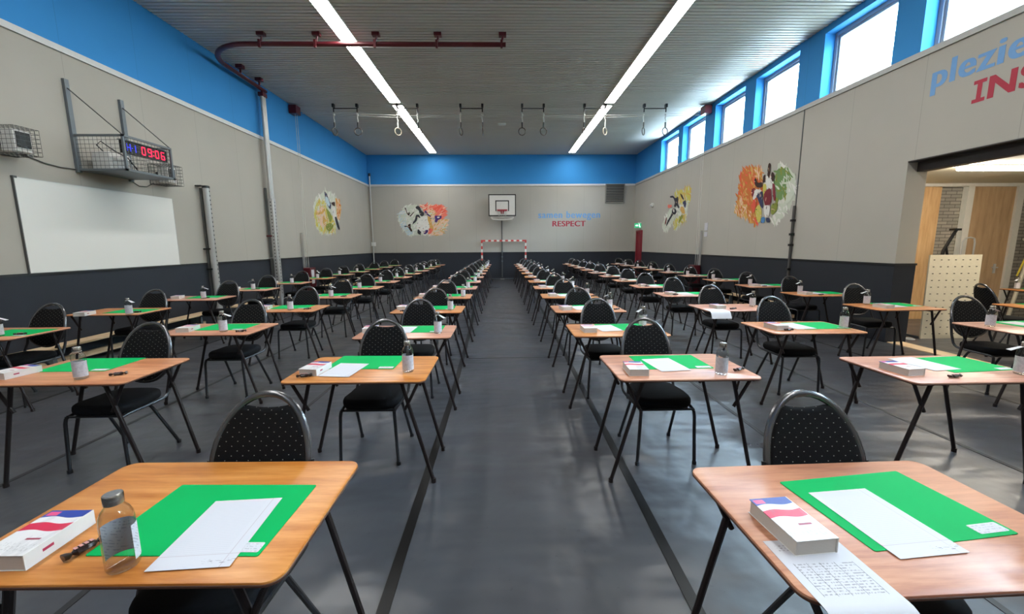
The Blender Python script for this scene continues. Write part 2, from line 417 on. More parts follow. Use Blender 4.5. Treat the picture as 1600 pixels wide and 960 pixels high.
for i, (y0, y1) in enumerate(WINS):
    z0, z1 = ZT1, 5.40; b = MB(); x0, x1 = XR+.19, XR+.27; w = .06
    b.box(x0, x1, y0, y0+w, z0, z1); b.box(x0, x1, y1-w, y1, z0, z1); b.box(x0, x1, y0+w, y1-w, z0, z0+w); b.box(x0, x1, y0+w, y1-w, z1-w, z1)
    v = .105
    b.box(x0+.025, x1-.015, y0+w, y0+v, z0+w, z1-w); b.box(x0+.025, x1-.015, y1-v, y1-w, z0+w, z1-w); b.box(x0+.025, x1-.015, y0+v, y1-v, z1-v, z1-w)
    o = struct(b.build('window_%d' % (i+1), M_FRAME, smooth=0))
    struct(MB().box(x0+.04, x0+.046, y0+w, y1-w, z0+w, z1-w).build('window_pane', M_PANE, o, smooth=0))
# neighbouring roof edge outside the windows
b = MB(); b.box(12.0, 12.3, -14, 40, 0, 7.46); b.box(11.93, 12.36, -14, 40, 7.40, 7.46)
struct(b.build('exterior_wall', plain('pale_green_render', (222, 232, 224), .7), smooth=0))
struct(MB().box(XR+T_, 13, .2, 9.7, 2.75, 2.95).build('exterior_roof', M_CREAMP, smooth=0))
# store room behind the opening
b = MB(); b.box(8.0, 8.67, 8.2, 8.24, 0, 2.64); struct(b.build('trim_plywood_panel', M_DOORW, smooth=0), 'light plywood panel beside the brick gap in the store room')
b = MB(); b.box(8.5, 9.4, 8.34, 8.5, 0, 2.75); b.box(10.3, 13, 8.2, 8.3, 0, 2.75); struct(b.build('wall_store_back', M_BRICK, smooth=0))
b = MB(); b.box(12.8, 13, .3, 8.9, 0, 2.75); b.box(XR+T_, 13, .3, .5, 0, 2.75); struct(b.build('wall_store_side', M_CREAMP, smooth=0))
b = MB(); b.box(XR+T_, 8.0, 8.2, 8.3, 0, 2.75); struct(b.build('wall_store_partition', M_CREAMP, smooth=0))
struct(MB().box(XR+.16, 13, .3, 9.1, 2.70, 2.75).build('ceiling_store', M_CREAMP, smooth=0))
b = MB(); b.box(8.0, 9.30, 8.16, 8.24, 2.64, 2.70); b.box(9.16, 9.29, 8.16, 8.26, 0, 2.64); b.box(10.17, 10.30, 8.16, 8.26, 0, 2.70); b.box(9.29, 10.17, 8.16, 8.26, 2.64, 2.70)
struct(b.build('trim_store_frame', plain('white_door_frame', (206, 202, 192), .5), smooth=0))
o = struct(MB().box(9.29, 10.17, 8.20, 8.24, 0, 2.64).build('door_1', M_DOORW2, smooth=0), 'brown plywood door with a lever handle in the store room')
b = MB(); b.tube([(9.98, 8.20, 1.05), (9.98, 8.14, 1.05), (9.86, 8.14, 1.05)], .011); b.lathe([(.025, 0), (.025, .01)], 12, (9.98, 8.19, 1.05)); b.box(9.955, 10.005, 8.19, 8.2, .93, 1.12)
struct(b.build('door_handle', M_ALU, o))
b = MB(); b.box(XR+.15, XR+T_-.02, OY0, OY1, 2.60, 2.751); b.box(XR-.004, XR+T_, OY0, OY1, 2.735, 2.749)
struct(b.build('trim_lintel_track', plain('dark_brown_track', (52, 46, 44), .5), smooth=0))
struct(MB().box(XR+.02, XR+.27, OY0, OY1-.02, 0, .012).build('trim_threshold', M_BENCH, smooth=0), 'pale wooden threshold strip across the store room opening')
# far door in the window wall
b = MB(); y0, y1 = 17.86, 18.46
b.box(XR-.10, XR, y1-.07, y1, 0, 2.16); b.box(XR-.10, XR, y0, y0+.07, 0, 2.16); b.box(XR-.10, XR, y0+.07, y1-.07, 2.09, 2.16)
o = struct(b.build('door_2', M_DRED, smooth=0), 'dark red door under the green exit sign')
struct(MB().box(XR-.05, XR-.012, y0+.07, y1-.07, 0, 2.09).build('door_leaf', M_DRED, o, smooth=0))
# floor sheets: overlaps and taped seams
def strip(name, pts, w, mat, h=.003):
    b = MB(); P = [Vector(q) for q in pts]
    for i in range(len(P)-1):
        a, c = P[i], P[i+1]; n = Vector((-(c-a).y, (c-a).x)).normalized()*w/2
        vs = [a+n, a-n, c-n, c+n]
        b.slab([(q.x, q.y) for q in vs], 0.0005, h)
    return b.build(name, mat, smooth=0)
tag(strip('floor_tape', [(-.52, YF+.3), (-.53, 4), (-.62, 8), (-.80, 12), (-.86, 17)], .055, M_TAPE, .004), 'black tape along the seam on the whiteboard side of the aisle', 'tape')
tag(strip('floor_tape', [(.76, YF+.3), (.86, 4), (.94, 9), (1.0, 17)], .055, M_TAPE, .004), 'black tape along the seam on the window side of the aisle', 'tape')
tag(strip('floor_tape', [(-.48, 5.56), (.82, 5.60)], .022, M_SEAM), 'thin dark seam crossing the aisle floor between the tapes', 'seam')
for i, x in enumerate((-4.75, -3.32, -1.92, 2.12, 3.52, 4.95)):
    tag(strip('floor_seam', [(x, YF+.3), (x+.02*(i-2), 6), (x+.03, D-.1)], .035, M_SEAM),
        ['floor seam by the desks along the whiteboard wall', 'floor seam beneath the outer half of the middle whiteboard-side desks', 'floor seam between the aisle desks and the middle whiteboard-side desks',
         'floor seam between the aisle desks and the middle window-side desks', 'floor seam at the outer edge of the middle window-side desks', 'floor seam under the desks along the window wall'][i], 'seam')
# ------------------------------------------------------------------ ceiling lights
for x0, x1, side in ((-3.08, -2.79, 'whiteboard'), (2.905, 3.18, 'window')):
    for y0, y1, w in ((YF+.4, 12.24, 'long ceiling light line over the near desks on the %s side'), (12.47, 18.52, 'shorter ceiling light line beyond the rings on the %s side')):
        t = empty('ceiling_light', ((x0+x1)/2, (y0+y1)/2, H)); hw = (x1-x0)/2; hl = (y1-y0)/2
        tag(t, w % side, 'ceiling light', 'ceiling light lines')
        MB().box(-hw, hw, -hl, hl, -.032, 0).build('housing', M_WHITEPL, t, smooth=0)
        MB().box(-hw+.004, hw-.004, -hl+.01, hl-.01, -.0335, -.031).build('diffuser', M_STRIP, t, smooth=0)
for lx, ly, lab in ((7.80, 6.3, 'long white lamp under the store room ceiling before the brown door'), (7.80, 3.4, 'second long lamp of the store room near the first desks')):
  t = empty('store_lamp', (lx, ly, 2.70)); tag(t, lab, 'lamp'); b = MB(); b.box(-.95, .95, -.06, .06, -.02, 0); b.build('housing', M_WHITEPL, t)
  b = MB(); b.slab(rrect(1.88, .11, .05), -.075, -.02, .02); b.build('diffuser', M_LAMP, t)
# ------------------------------------------------------------------ desks and chairs (one of each is built, then copied)
ZT = .725
def make_desk():
    t = empty('exam_desk')
    b = MB(); b.mi = 0; b.slab(rrect(.9, .59, .045, 6), ZT-.017, ZT, .004, 2); b.build('tabletop', M_DESK, t)
    b = MB(); b.slab(rrect(.903, .593, .0465, 6), ZT-.0165, ZT-.005, .003, 1); b.build('edge_band', M_EDGE, t)
    zt = ZT-.017
    for sx in (-1, 1):
        for sy in (-1, 1):
            f = Vector((sx*.470, sy*.215, 0)); top = Vector((sx*.290, sy*.235, zt-.004))
            b = MB(); b.tube([f+Vector((0, 0, .012)), top + (f-top)*.06, top], .0125, 8); b.lathe([(.0155, 0), (.0155, .03)], 8, f); b.build('leg', M_STEELD, t)
            k = top + (f-top)*.21; e = Vector((sx*.408, sy*.235, zt-.004))
            b = MB(); d = (k-e).normalized(); b.tube([e, e+Vector((-sx*.012, 0, -.012)), k+Vector((0, -sy*.0, 0)), k+d*.045], .0105, 8)
            b.build('brace', M_STEELD, t)
        b = MB(); b.tube([(sx*.290, -.245, zt-.012), (sx*.290, .245, zt-.012)], .011, 6); b.build('crossbar', M_STEELD, t)
    return t
SL = .31
def backmap(u, v, w):      # u across, v height, w thickness towards the sitter
    cv = .03*(abs(u)/.21)**2
    return (u, .225 + (v-.5)*SL - w - cv, v)
def egg(a, bt, bl, zc, n=40, k=1.0):
    o = []
    for i in range(n):
        t = 2*math.pi*i/n; s = math.sin(t); c = math.cos(t)
        o.append((math.copysign(abs(c)**.94, c)*a*k, zc + (bt if s >= 0 else bl)*s*k))
    return o
def make_chair():
    t = empty('stacking_chair')
    sx = lambda n=28: [(math.copysign(abs(math.cos(2*math.pi*i/n))**.5, math.cos(2*math.pi*i/n))*(.205 - .012*(math.sin(2*math.pi*i/n) > 0)), math.copysign(abs(math.sin(2*math.pi*i/n))**.5, math.sin(2*math.pi*i/n))*.205 - .005) for i in range(n)]
    b = MB(); b.slab(sx(), .405, .478, .03, 4); b.build('seat', M_SEAT, t)
    b = MB(); b.slab([(x*.93, y*.93) for x, y in sx()], .392, .408); b.build('seat_pan', M_BLACK, t)
    zc = .69; out = egg(.190, .260, .178, zc)
    pad = []
    for x, z in egg(.190, .260, .178, zc, 56, .965):
        if abs(x) < .098 and z > zc: z = min(z, .910 - .014*(1-(x/.098)**2))
        pad.append((x, z))
    bk = empty('x'); bpy.data.objects.remove(bk)
    b = MB(); b.slab(pad, -.014, .022, .014, 3, backmap); o = b.build('backrest', M_DOTS, t)
    b = MB(); b.tube([backmap(x, z, .002) for x, z in out], .0145, 10, True, .0135); b.build('back_rim', M_RIM, t)
    for s in (-1, 1):
        P = [Vector((s*.186, -.205, .396)), Vector((s*.19, -.15, .404)), Vector((s*.199, .05, .405)), Vector((s*.203, .12, .408))]
        P += [Vector((s*.205, .12+.085*math.sin(a), .493-.085*math.cos(a))) for a in (math.radians(q) for q in (20, 40, 60, 80))]
        P += [Vector(backmap(s*.200, z, -.002)) + Vector((0, .022*(.70-z)/.2, 0)) for z in (.54, .60, .66, .71)]
        b = MB(); b.tube(P, .0115, 8); b.build('side_tube', M_CHROME, t)
        b = MB(); b.tube([(s*.186, -.19, .402), (s*.187, -.207, .39), (s*.19, -.213, .36), (s*.205, -.222, .012)], .0115, 8); b.lathe([(.0155, 0), (.0155, .025)], 8, (s*.205, -.222, 0)); b.build('leg', M_CHROME, t)
        b = MB(); b.tube([(s*.178, .03, .395), (s*.18, .05, .37), (s*.203, .225, .012)], .0115, 8); b.lathe([(.0155, 0), (.0155, .025)], 8, (s*.203, .225, 0)); b.build('leg', M_CHROME, t)
    b = MB(); b.tube([(-.186, -.19, .398), (.186, -.19, .398)], .009, 6); b.tube([(-.18, .04, .385), (.18, .04, .385)], .009, 6); b.build('under_rail', M_CHROME, t)
    return t
def make_bottle(d=1):
    t = empty('glass_bottle')
    pr = [(.026, 0), (.034, .003), (.0365, .010), (.0365, .132), (.035, .148), (.029, .163), (.021, .174), (.0195, .182)]
    b = MB(); b.lathe(pr, 20); b.build('glass_body', M_GLASS, t)
    b = MB(); b.lathe([(.0195, .180), (.0215, .182), (.0215, .204), (.0205, .2065)], 20); b.lathe([(.0185, .207), (.0178, .2078)], 20); b.build('cap', M_CAP, t)
    b = MB(); b.lathe([(.0368, .018), (.0368, .118)], 20, cap=False, a0=math.radians(125), a1=math.radians(415)); b.build('paper_label', M_LABEL, t)
    b = MB()
    b.tube([(.0205*math.cos(a), .0205*math.sin(a), .178) for a in (2*math.pi*i/16 for i in range(16))], .0012, 5, True)
    b.add([(d*.019, -.012, .178), (d*.019, .016, .178), (d*.078, .022, .152), (d*.078, -.018, .152), (d*.019, -.012, .1788), (d*.019, .016, .1788), (d*.078, .022, .1528), (d*.078, -.018, .1528)], [(0, 1, 2, 3), (4, 5, 6, 7), (0, 1, 5, 4), (1, 2, 6, 5), (2, 3, 7, 6), (3, 0, 4, 7)])
    b.build('neck_tag', M_WHITEP, t)
    return t
def make_mat():
    t = empty('desk_mat')
    MB().slab(rrect(.475, .335, .006, 3), 0.0003, .0022).build('card', M_GREEN, t, smooth=0)
    MB().slab(rrect(.10, .038, .004, 2, .178, -.135), .0022, .0028).build('sticker', M_LABEL, t, smooth=0)
    return t
def sheet(name, w, l, mat, z=.0003, fn=None, n=1):
    b = MB(); vs = []; fs = []
    for i in range(n+1):
        for j in (0, 1):
            x = (j-.5)*w; y = -l/2 + l*i/n; q = (x, y, z) if not fn else fn(x, y, z); vs.append(q)
    for i in range(n): fs.append((2*i, 2*i+1, 2*i+3, 2*i+2))
    k = len(vs); vs += [(a, b_, c+.0006) for a, b_, c in vs]; fs += [tuple(k+q for q in f) for f in fs]
    for i in range(n): fs += [(2*i, 2*i+2, k+2*i+2, k+2*i), (2*i+1, 2*i+3, k+2*i+3, k+2*i+1)]
    fs += [(0, 1, k+1, k), (2*n, 2*n+1, k+2*n+1, k+2*n)]
    b.add(vs, fs); return b.build(name, mat, smooth=.9)
def make_book():
    t = empty('flag_cover_book')
    b = MB(); b.slab(rrect(.118, .182, .002, 1), .0015, .0425); b.build('page_block', M_PAGES, t, smooth=0)
    b = MB(); b.box(-.0615, .061, -.0935, .0935, .0425, .044); b.mi = 1; b.box(-.0615, .061, -.0935, .0935, .0003, .0015); 
    b.build('cover', [M_COVER, M_WHITEPL], t, smooth=0)
    b = MB(); b.box(.059, .0618, -.0935, .0935, .0003, .0441); b.build('spine', M_WHITEPL, t, smooth=0)
    b = MB(); b.box(.0618, .0622, -.05, -.022, .02, .028); b.build('spine_mark', plain('crimson_print', (170, 50, 84), .5), t, smooth=0)
    return t
def make_candy():
    t = empty('snack_bar')
    b = MB(); P = []
    for i in range(11):
        u = i/10; x = -.045+.09*u; r = .0125*(1 if .2 < u < .8 else (.35 if .1 < u < .9 else .9)); P.append((x, r))
    vs = []; fs = []
    for i, (x, r) in enumerate(P):
        for j in range(8):
            a = 2*math.pi*j/8; k = 1+.18*math.sin(3*a+i); vs.append((x, math.cos(a)*r*1.15*k, .0122+math.sin(a)*r*k*.8))
    for i in range(10):
        for j in range(8): fs.append((i*8+j, i*8+(j+1) % 8, (i+1)*8+(j+1) % 8, (i+1)*8+j))
    fs += [tuple(range(8)), tuple(range(80, 88))]
    b.add(vs, fs); b.build('wrapper', M_CANDY, t)
    b = MB()
    for k in range(4): b.box(-.022+.0115*k, -.0145+.0115*k, -.007, .005, .0222, .0236)
    b.build('wrapper_lettering', M_CANDYP, t, smooth=0)
    return t
P_DESK, P_CHAIR, P_BOTTLE, P_MAT, P_BOOK, P_CANDY = make_desk(), make_chair(), make_bottle(), make_mat(), make_book(), make_candy()
P_BOTTLE2 = make_bottle(-1)
P_FORM = sheet('answer_sheet', .21, .297, M_FORM)
USED = set()
def place(proto, loc, rz, label, cat, group, skip=()):
    if proto.name not in USED and not skip:
        USED.add(proto.name); o = proto; o.location = loc; o.rotation_euler = (0, 0, rz)
    else: o = dup(proto, loc, rz, skip)
    return tag(o, label, cat, group)
COLN = {'L': 'aisle column, whiteboard side', 'R': 'aisle column, window side', 'A': 'middle column, whiteboard side', 'C': 'middle column, window side',
        'B': 'outer column, whiteboard wall', 'D': 'outer column, window wall'}
ROWN = ['', 'front', 'second', 'third', 'fourth', 'fifth', 'sixth', 'seventh', 'eighth', 'fifth-last', 'fourth-last', 'third-last', 'second-last', 'back']
def where(c, r): return '%s row, %s' % (ROWN[r], COLN[c])
# edge of each column towards the aisle, far edge of its desks, pitch and drift, in metres
CF = {'L': (-.532, 1.526, 1.3876, .0041), 'R': (.706, 1.456, 1.3939, -.0169), 'A': (-2.434, 1.732, 1.3834, -.0061), 'B': (-4.646, 1.62, 1.3777, .0224),
      'C': (2.599, 1.588, 1.3795, .0025), 'D': (4.803, 1.473, 1.3827, -.0059)}
OV = {('L', 1): (-1.013, 1.228, -.014), ('R', 1): (1.150, 1.147, .03), ('L', 2): (-.938, 2.762, -.006), ('R', 2): (1.174, 2.733, .008), ('A', 2): (-2.805, 2.785, 0),
      ('C', 2): (2.91, 2.615, .01), ('C', 3): (2.985, 4.005, 0), ('D', 3): (5.155, 3.89, .03), ('L', 3): (-.932, 3.975, 0), ('R', 3): (1.108, 3.97, 0), ('D', 4): (5.14, 5.28, .03),
      ('C', 4): (3.015, 5.33, .02), ('B', 3): (-5.0, 4.08, 0)}
CH = {('L', 1): (-.975, 1.681), ('L', 2): (-.962, 3.377), ('L', 3): (-.937, 4.68), ('L', 4): (-.948, 5.875), ('L', 5): (-.986, 7.294), ('R', 1): (1.221, 1.606), ('R', 2): (1.150, 3.322),
      ('R', 3): (1.062, 4.602), ('R', 4): (1.06, 5.806), ('R', 5): (1.08, 7.309), ('A', 2): (-2.82, 3.332), ('A', 3): (-2.87, 4.755), ('A', 4): (-2.93, 6.266), ('A', 5): (-2.913, 7.61),
      ('B', 3): (-4.905, 4.567), ('B', 4): (-4.98, 6.014), ('B', 5): (-4.90, 7.518), ('C', 3): (3.06, 4.64), ('C', 4): (3.05, 6.018), ('C', 5): (3.1, 7.479), ('C', 6): (3.017, 8.712),
      ('D', 3): (5.20, 4.553), ('D', 4): (5.20, 6.039), ('D', 5): (5.322, 7.569)}
CHR = {('L', 1): 0.0, ('R', 1): 0.0, ('A', 2): 0.0, ('D', 3): -.08, ('D', 4): -.06}
TONE = {('L', 1): .95, ('R', 1): .35, ('L', 2): .95, ('R', 2): .3, ('L', 3): .25, ('R', 3): .85, ('A', 2): .6, ('A', 3): .4, ('C', 2): .15, ('C', 3): .7, ('C', 4): .2, ('L', 4): .8, ('R', 4): .6}
FIRST = {'L': 1, 'R': 1, 'A': 2, 'C': 2, 'B': 3, 'D': 3}
# what lies on a desk, as offsets from the desk centre: x, y, turn
PAT = {'L': dict(book=(-.35, .02, .1), sheet=(-.10, .05, -.05), mat=(.10, .13, 0), bottle=(.31, -.09), candy=(-.30, -.17, .4)),
       'A': dict(book=(-.30, -.05, .2), mat=(-.02, .13, .0), bottle=(.10, -.14), candy=(.29, -.13, .5)),
       'B': dict(book=(-.30, -.02, .3), mat=(.05, .12, .03), bottle=(.14, -.14), candy=(.16, -.02, .4)),
       'R': dict(book=(-.28, -.05, .1), sheet=(-.08, .04, .1), mat=(.10, .12, .03), bottle=(.32, .02), candy=(.37, -.12, .6)),
       'C': dict(book=(-.28, -.05, .1), sheet=(.02, .06, .08), mat=(.20, .12, .04), bottle=(.40, -.08), candy=(-.22, -.14, .2)),
       'D': dict(book=(-.25, -.06, .1), sheet=(.02, .06, .05), mat=(.20, .12, .02), bottle=(-.20, .18), candy=(-.1, -.18, .3))}
SPEC = {('L', 1): dict(book=(-1.306, 1.075, 0), sheet=(-.834, 1.121, .06), mat=(-.9, 1.19, -.03), bottle=(-1.003, .992), candy=(-1.160, 1.05, 1.2)),
        ('R', 1): dict(book=(.83, 1.075, .09), sheet=(1.135, 1.114, .09), mat=(1.22, 1.182, .12), bottle=(1.52, 1.0)),
        ('L', 2): dict(book=(-1.255, 2.69, -.12), sheet=(-1.073, 2.715, -.12), mat=(-.98, 2.9, -.03), bottle=(-.633, 2.666), candy=(-1.277, 2.575, .3)),
        ('R', 2): dict(book=(.868, 2.606, -.05), sheet=(1.125, 2.75, .12), mat=(1.18, 2.82, .02), bottle=(1.40, 2.53), candy=(1.555, 2.60, .5)),
        ('C', 2): dict(book=(2.59, 2.545, .12), sheet=(2.895, 2.70, .14), mat=(3.12, 2.69, .10), bottle=(3.285, 2.46), candy=(2.80, 2.41, .2)),
        ('A', 2): dict(book=(-3.21, 2.69, -.2), mat=(-2.94, 2.92, .0), bottle=(-2.704, 2.6), candy=(-2.524, 2.66, .5)),
        ('A', 3): dict(book=(-3.16, 4.12, .1), mat=(-2.87, 4.29, .0), bottle=(-2.761, 4.05), candy=(-2.577, 4.03, .5)),
        ('L', 3): dict(book=(-1.30, 4.0, .1), sheet=(-.99, 4.05, -.05), mat=(-.84, 4.08, 0), bottle=(-.62, 3.87)),
        ('R', 3): dict(book=(.83, 3.92, .05), sheet=(1.04, 4.03, .15), mat=(1.2, 4.08, .03), bottle=(1.43, 4.12)),
        ('C', 3): dict(book=(2.695, 3.95, .1), sheet=(2.955, 4.04, .1), mat=(3.175, 4.06, .05), bottle=(3.36, 3.93), candy=(2.745, 3.83, .2)),
        ('C', 4): dict(book=(2.80, 5.27, .1), bottle=(3.33, 5.38), candy=(2.95, 5.16, .3)),
        ('B', 4): dict(book=(-5.2, 5.16, .2), mat=(-4.88, 5.46, .03), bottle=(-4.661, 5.17), candy=(-4.70, 5.32, .4)),
        ('B', 3): dict(mat=(-4.82, 4.1, .0), bottle=(-4.79, 3.93), candy=(-4.66, 3.99, .3)),
        ('D', 4): dict(book=(4.93, 5.19, .1), sheet=(5.17, 5.34, .05), mat=(5.30, 5.42, .02), bottle=(4.95, 5.46)),
        ('D', 3): dict(sheet=(5.3, 4.0, .1), mat=(5.35, 4.03, .05), bottle=(4.84, 3.93))}
def put_items(c, r, items, W=None):
    w = W or where(c, r)
    zt = ZT + .0002
    if 'mat' in items:
        x, y, a = items['mat']; place(P_MAT, (x, y, zt), a, 'green card desk mat on the desk, ' + w, 'desk mat', 'green desk mats')
    if 'sheet' in items:
        x, y, a = items['sheet']; place(P_FORM, (x, y, zt + (.0028 if 'mat' in items else 0)), a, 'white answer sheet on the desk, ' + w, 'paper', 'white answer sheets')
    if 'book' in items:
        x, y, a = items['book']; place(P_BOOK, (x, y, zt), a, 'thick flag-covered book on the desk, ' + w, 'book', 'thick flag-covered books')
    if 'candy' in items:
        x, y, a = items['candy']; place(P_CANDY, (x, y, zt), a, 'dark wrapped snack on the desk, ' + w, 'snack', 'dark wrapped snacks')
    if 'bottle' in items:
        x, y = items['bottle']; q = rnd.random()
        rz = rnd.uniform(-.6, .6); pb = P_BOTTLE2 if (c in 'RCD' and q < .6) or (c, r) in (('R', 1), ('A', 2), ('L', 4), ('A', 4), ('A', 6), ('B', 6)) else P_BOTTLE
        if (c, r) == ('R', 1): rz = 0
        if (c, r) == ('L', 1): rz = .3
        skip = ('neck_tag', 'paper_label') if (c, r) == ('L', 1) else ('neck_tag',) if (c, r) in (('L', 1), ('L', 2), ('R', 2), ('C', 3)) else ()
        ob = place(pb, (x, y, zt), rz, 'small glass water bottle on the desk, ' + w, 'bottle', 'glass water bottles', skip)
        if (c, r) == ('L', 1):
            b = MB(); b.lathe([(.0368, .022), (.0368, .118)], 20, cap=False, a0=math.radians(338), a1=math.radians(540)); b.build('paper_label', M_LABEL, ob)
for c in 'LRACBD':
    ex, ey, s, dr = CF[c]; sg = -1 if c in 'LAB' else 1
    for r in range(FIRST[c], 14):
        if (c, r) in OV: x, y, a = OV[(c, r)]
        else: x, y, a = ex + dr*(r-1) + sg*.45, ey + s*(r-1) - .295, rnd.uniform(-.02, .02)
        w = where(c, r)
        o = place(P_DESK, (x, y, 0), a, 'folding wooden exam desk, ' + w, 'desk', 'folding exam desks')
        for q in o.children:
            if q.name.startswith('tabletop'): q.color = (TONE.get((c, r), rnd.uniform(.1, .9)), rnd.random(), 0, 1)
        if (c, r) != ('C', 2):
            if (c, r) in CH: cx, cy = CH[(c, r)]; cy -= .38
            else: cx, cy = x + rnd.uniform(-.04, .05), y + .28 + rnd.uniform(-.05, .05)
            place(P_CHAIR, (cx, cy, 0), CHR.get((c, r), rnd.uniform(-.015, .015) if (c, r) in CH else rnd.uniform(-.06, .06)), 'black dotted round-backed chair, ' + w, 'chair', 'round-backed stacking chairs')
        if (c, r) in SPEC: it = SPEC[(c, r)]
        else:
            it = {}
            for k, v in PAT[c].items():
                if k == 'candy' and r > 9: continue
                if k == 'book' and c in 'LAB' and r > 9: continue
                if k == 'bottle' and c == 'B' and r >= 11: continue
                if k == 'bottle' and c == 'D' and r == 13: continue
                if len(v) == 3: it[k] = (x+v[0]+rnd.uniform(-.02, .02), y+v[1]+rnd.uniform(-.02, .02), v[2]+a+rnd.uniform(-.06, .06))
                else: it[k] = (x+v[0]+rnd.uniform(-.03, .03), y+v[1]+rnd.uniform(-.03, .03))
        put_items(c, r, it)
# printed sheets hanging over a desk edge
def drape(w, l, over, mat, label, loc, rz):
    def fn(x, y, z):
        d = (-l/2 + over) - y
        if d <= 0: return (x, y, z)
        R_ = .05; a = min(d/R_, 1.1); rest = max(0, d - 1.1*R_)
        return (x, -l/2 + over - R_*math.sin(a) - rest*math.cos(1.1), z - R_*(1-math.cos(a)) - rest*math.sin(1.1))
    o = sheet('printed_sheet', w, l, mat, .0003, fn, 24); o.location = loc; o.rotation_euler = (0, 0, rz)
    tag(o, label, 'paper')
drape(.21, .297, .085, M_PRINT, 'printed table sheet hanging over the front edge of the front desk by the aisle', (.835, .89+.0, ZT+.0003), .03)
drape(.25, .30, .12, M_WHITEP, 'white sheet hanging over the front edge of a desk without a green mat', (2.70, 5.055, ZT+.0003), .02)
# two more desks in the store room
for x, y, a, nm in ((7.09, 5.13, -.05, 'behind the first chair in the store room'), (9.4, 6.95, 0, 'by the brown door in the store room')):
    w = nm
    place(P_DESK, (x, y, 0), a, 'folding wooden exam desk standing ' + ('before the perforated board in the store room' if x < 8 else w), 'desk', 'folding exam desks')
    put_items('D', 9, dict(mat=(x+.1, y+.1, a), bottle=((x-.1, y+.12) if x < 8 else (x-.28, y+.15))), 'before the perforated board, store room' if x < 8 else 'by the brown door, store room')
place(P_CHAIR, (7.34, 5.78, 0), 1.3, 'black dotted chair turned sideways before the perforated board', 'chair', 'round-backed stacking chairs')
# ------------------------------------------------------------------ left wall fittings
t = empty('whiteboard', (XL, 6.53, 1.83)); tag(t, 'large blank whiteboard on the wall under the clock cage', 'whiteboard')
MB().box(.004, .022, -1.215, 1.215, -.585, .585).build('board_surface', M_BOARD, t, smooth=0)
b = MB()
for q in ((.0, .024, -1.224, -1.215, -.59, .59), (0, .024, 1.215, 1.224, -.59, .59), (0, .024, -1.215, 1.215, -.593, -.585), (0, .024, -1.215, 1.215, .585, .593)): b.box(*q)
b.build('board_frame', M_ALU, t, smooth=0)
b = MB(); b.box(.0, .03, -1.235, -1.19, .575, .60); b.box(0, .028, -1.232, -1.224, -.6, .58); b.build('corner_clip', M_WIRE, t, smooth=0)
# clock cage
CX0, CX1, CY0, CY1, CZ0, CZ1 = XL, -5.27, 6.13, 6.96, 2.64, 3.10
t = empty('clock_cage', (0, 0, 0)); tag(t, 'grey steel cage bracket holding the red digital clock above the whiteboard', 'cage')
b = MB()
def bar(b, p, q, w=.028):
    lo = [min(a, c)-w/2 for a, c in zip(p, q)]; hi = [max(a, c)+w/2 for a, c in zip(p, q)]
    b.box(lo[0], hi[0], lo[1], hi[1], lo[2], hi[2])
for z in (CZ0, CZ1):
    bar(b, (CX0+.03, CY0, z), (CX1, CY0, z)); bar(b, (CX0+.03, CY1, z), (CX1, CY1, z)); bar(b, (CX1, CY0, z), (CX1, CY1, z))
for y in (CY0, CY1): bar(b, (CX1, y, CZ0), (CX1, y, CZ1))
b.build('cage_frame', M_GREYST, t, smooth=0)
for y in (CY0, CY1):
    b = MB(); b.box(CX0, CX0+.04, y-.03, y+.03, CZ0-.04, 3.83); b.build('wall_upright', M_GREYST, t, smooth=0)
    b = MB(); b.tube([(CX0+.03, y, 3.72), (CX1, y, CZ1+.01)], .008, 6); b.build('tie_rod', M_WIRE, t)
b = MB(); step = .058
def grid(b, f, u0, u1, v0, v1):
    n = max(1, round((u1-u0)/step))
    for i in range(n+1): u = u0+(u1-u0)*i/n; b.tube([f(u, v0), f(u, v1)], .0028, 4)
    n = max(1, round((v1-v0)/step))
    for i in range(n+1): v = v0+(v1-v0)*i/n; b.tube([f(u0, v), f(u1, v)], .0028, 4)
for y in (CY0, CY1): grid(b, lambda u, v, y=y: (u, y, v), CX0+.04, CX1, CZ0, CZ1)
grid(b, lambda u, v: (u, v, CZ0), CX0+.04, CX1, CY0, CY1)
grid(b, lambda u, v: (CX1, u, v), CY0, CY1, CZ0, CZ1)
b.build('wire_mesh', M_WIRE, t, smooth=0)
MB().box(CX0, CX1-.04, CY0+.02, CY1-.02, CZ0-.012, CZ0+.004).build('base_plate', M_GREYST, t, smooth=0)
# clock
fx = CX1-.035
t = empty('digital_clock', (fx, 6.55, 2.965)); tag(t, 'black digital clock in the cage reading 09:06 in red', 'clock')
MB().box(-.06, 0, -.375, .375, -.085, .085).build('clock_case', M_BLACK, t, smooth=0)
SEG = {'0': 'abcdef', '9': 'abcdfg', '6': 'acdefg', 'H': 'bcefg', '1': 'bc'}
def digit(b, ch, y, z, w, h, th):
    S = {'a': (0, h/2, w, th), 'g': (0, 0, w, th), 'd': (0, -h/2, w, th), 'b': (w/2, h/4, th, h/2), 'c': (w/2, -h/4, th, h/2), 'f': (-w/2, h/4, th, h/2), 'e': (-w/2, -h/4, th, h/2)}
    for k in SEG[ch]:
        q, r, a, c = S[k]; b.box(0, .003, y+q-a/2+.001, y+q+a/2-.001, z+r-c/2+.001, z+r+c/2-.001)
M_LEDR = emit('red_led', (255, 24, 70), 2.2); M_LEDB = emit('blue_led', (40, 50, 235), 1.3)
b = MB()
for ch, y in (('0', -.055), ('9', .055), ('0', .185), ('6', .295)): digit(b, ch, y, 0, .056, .105, .016)
for z in (-.03, .03): b.box(0, .003, .113, .128, z-.008, z+.008)
b.build('red_digits', M_LEDR, t, smooth=0)
b = MB()
for ch, y in (('H', -.30), ('1', -.215)): digit(b, ch, y, 0, .05, .10, .013)
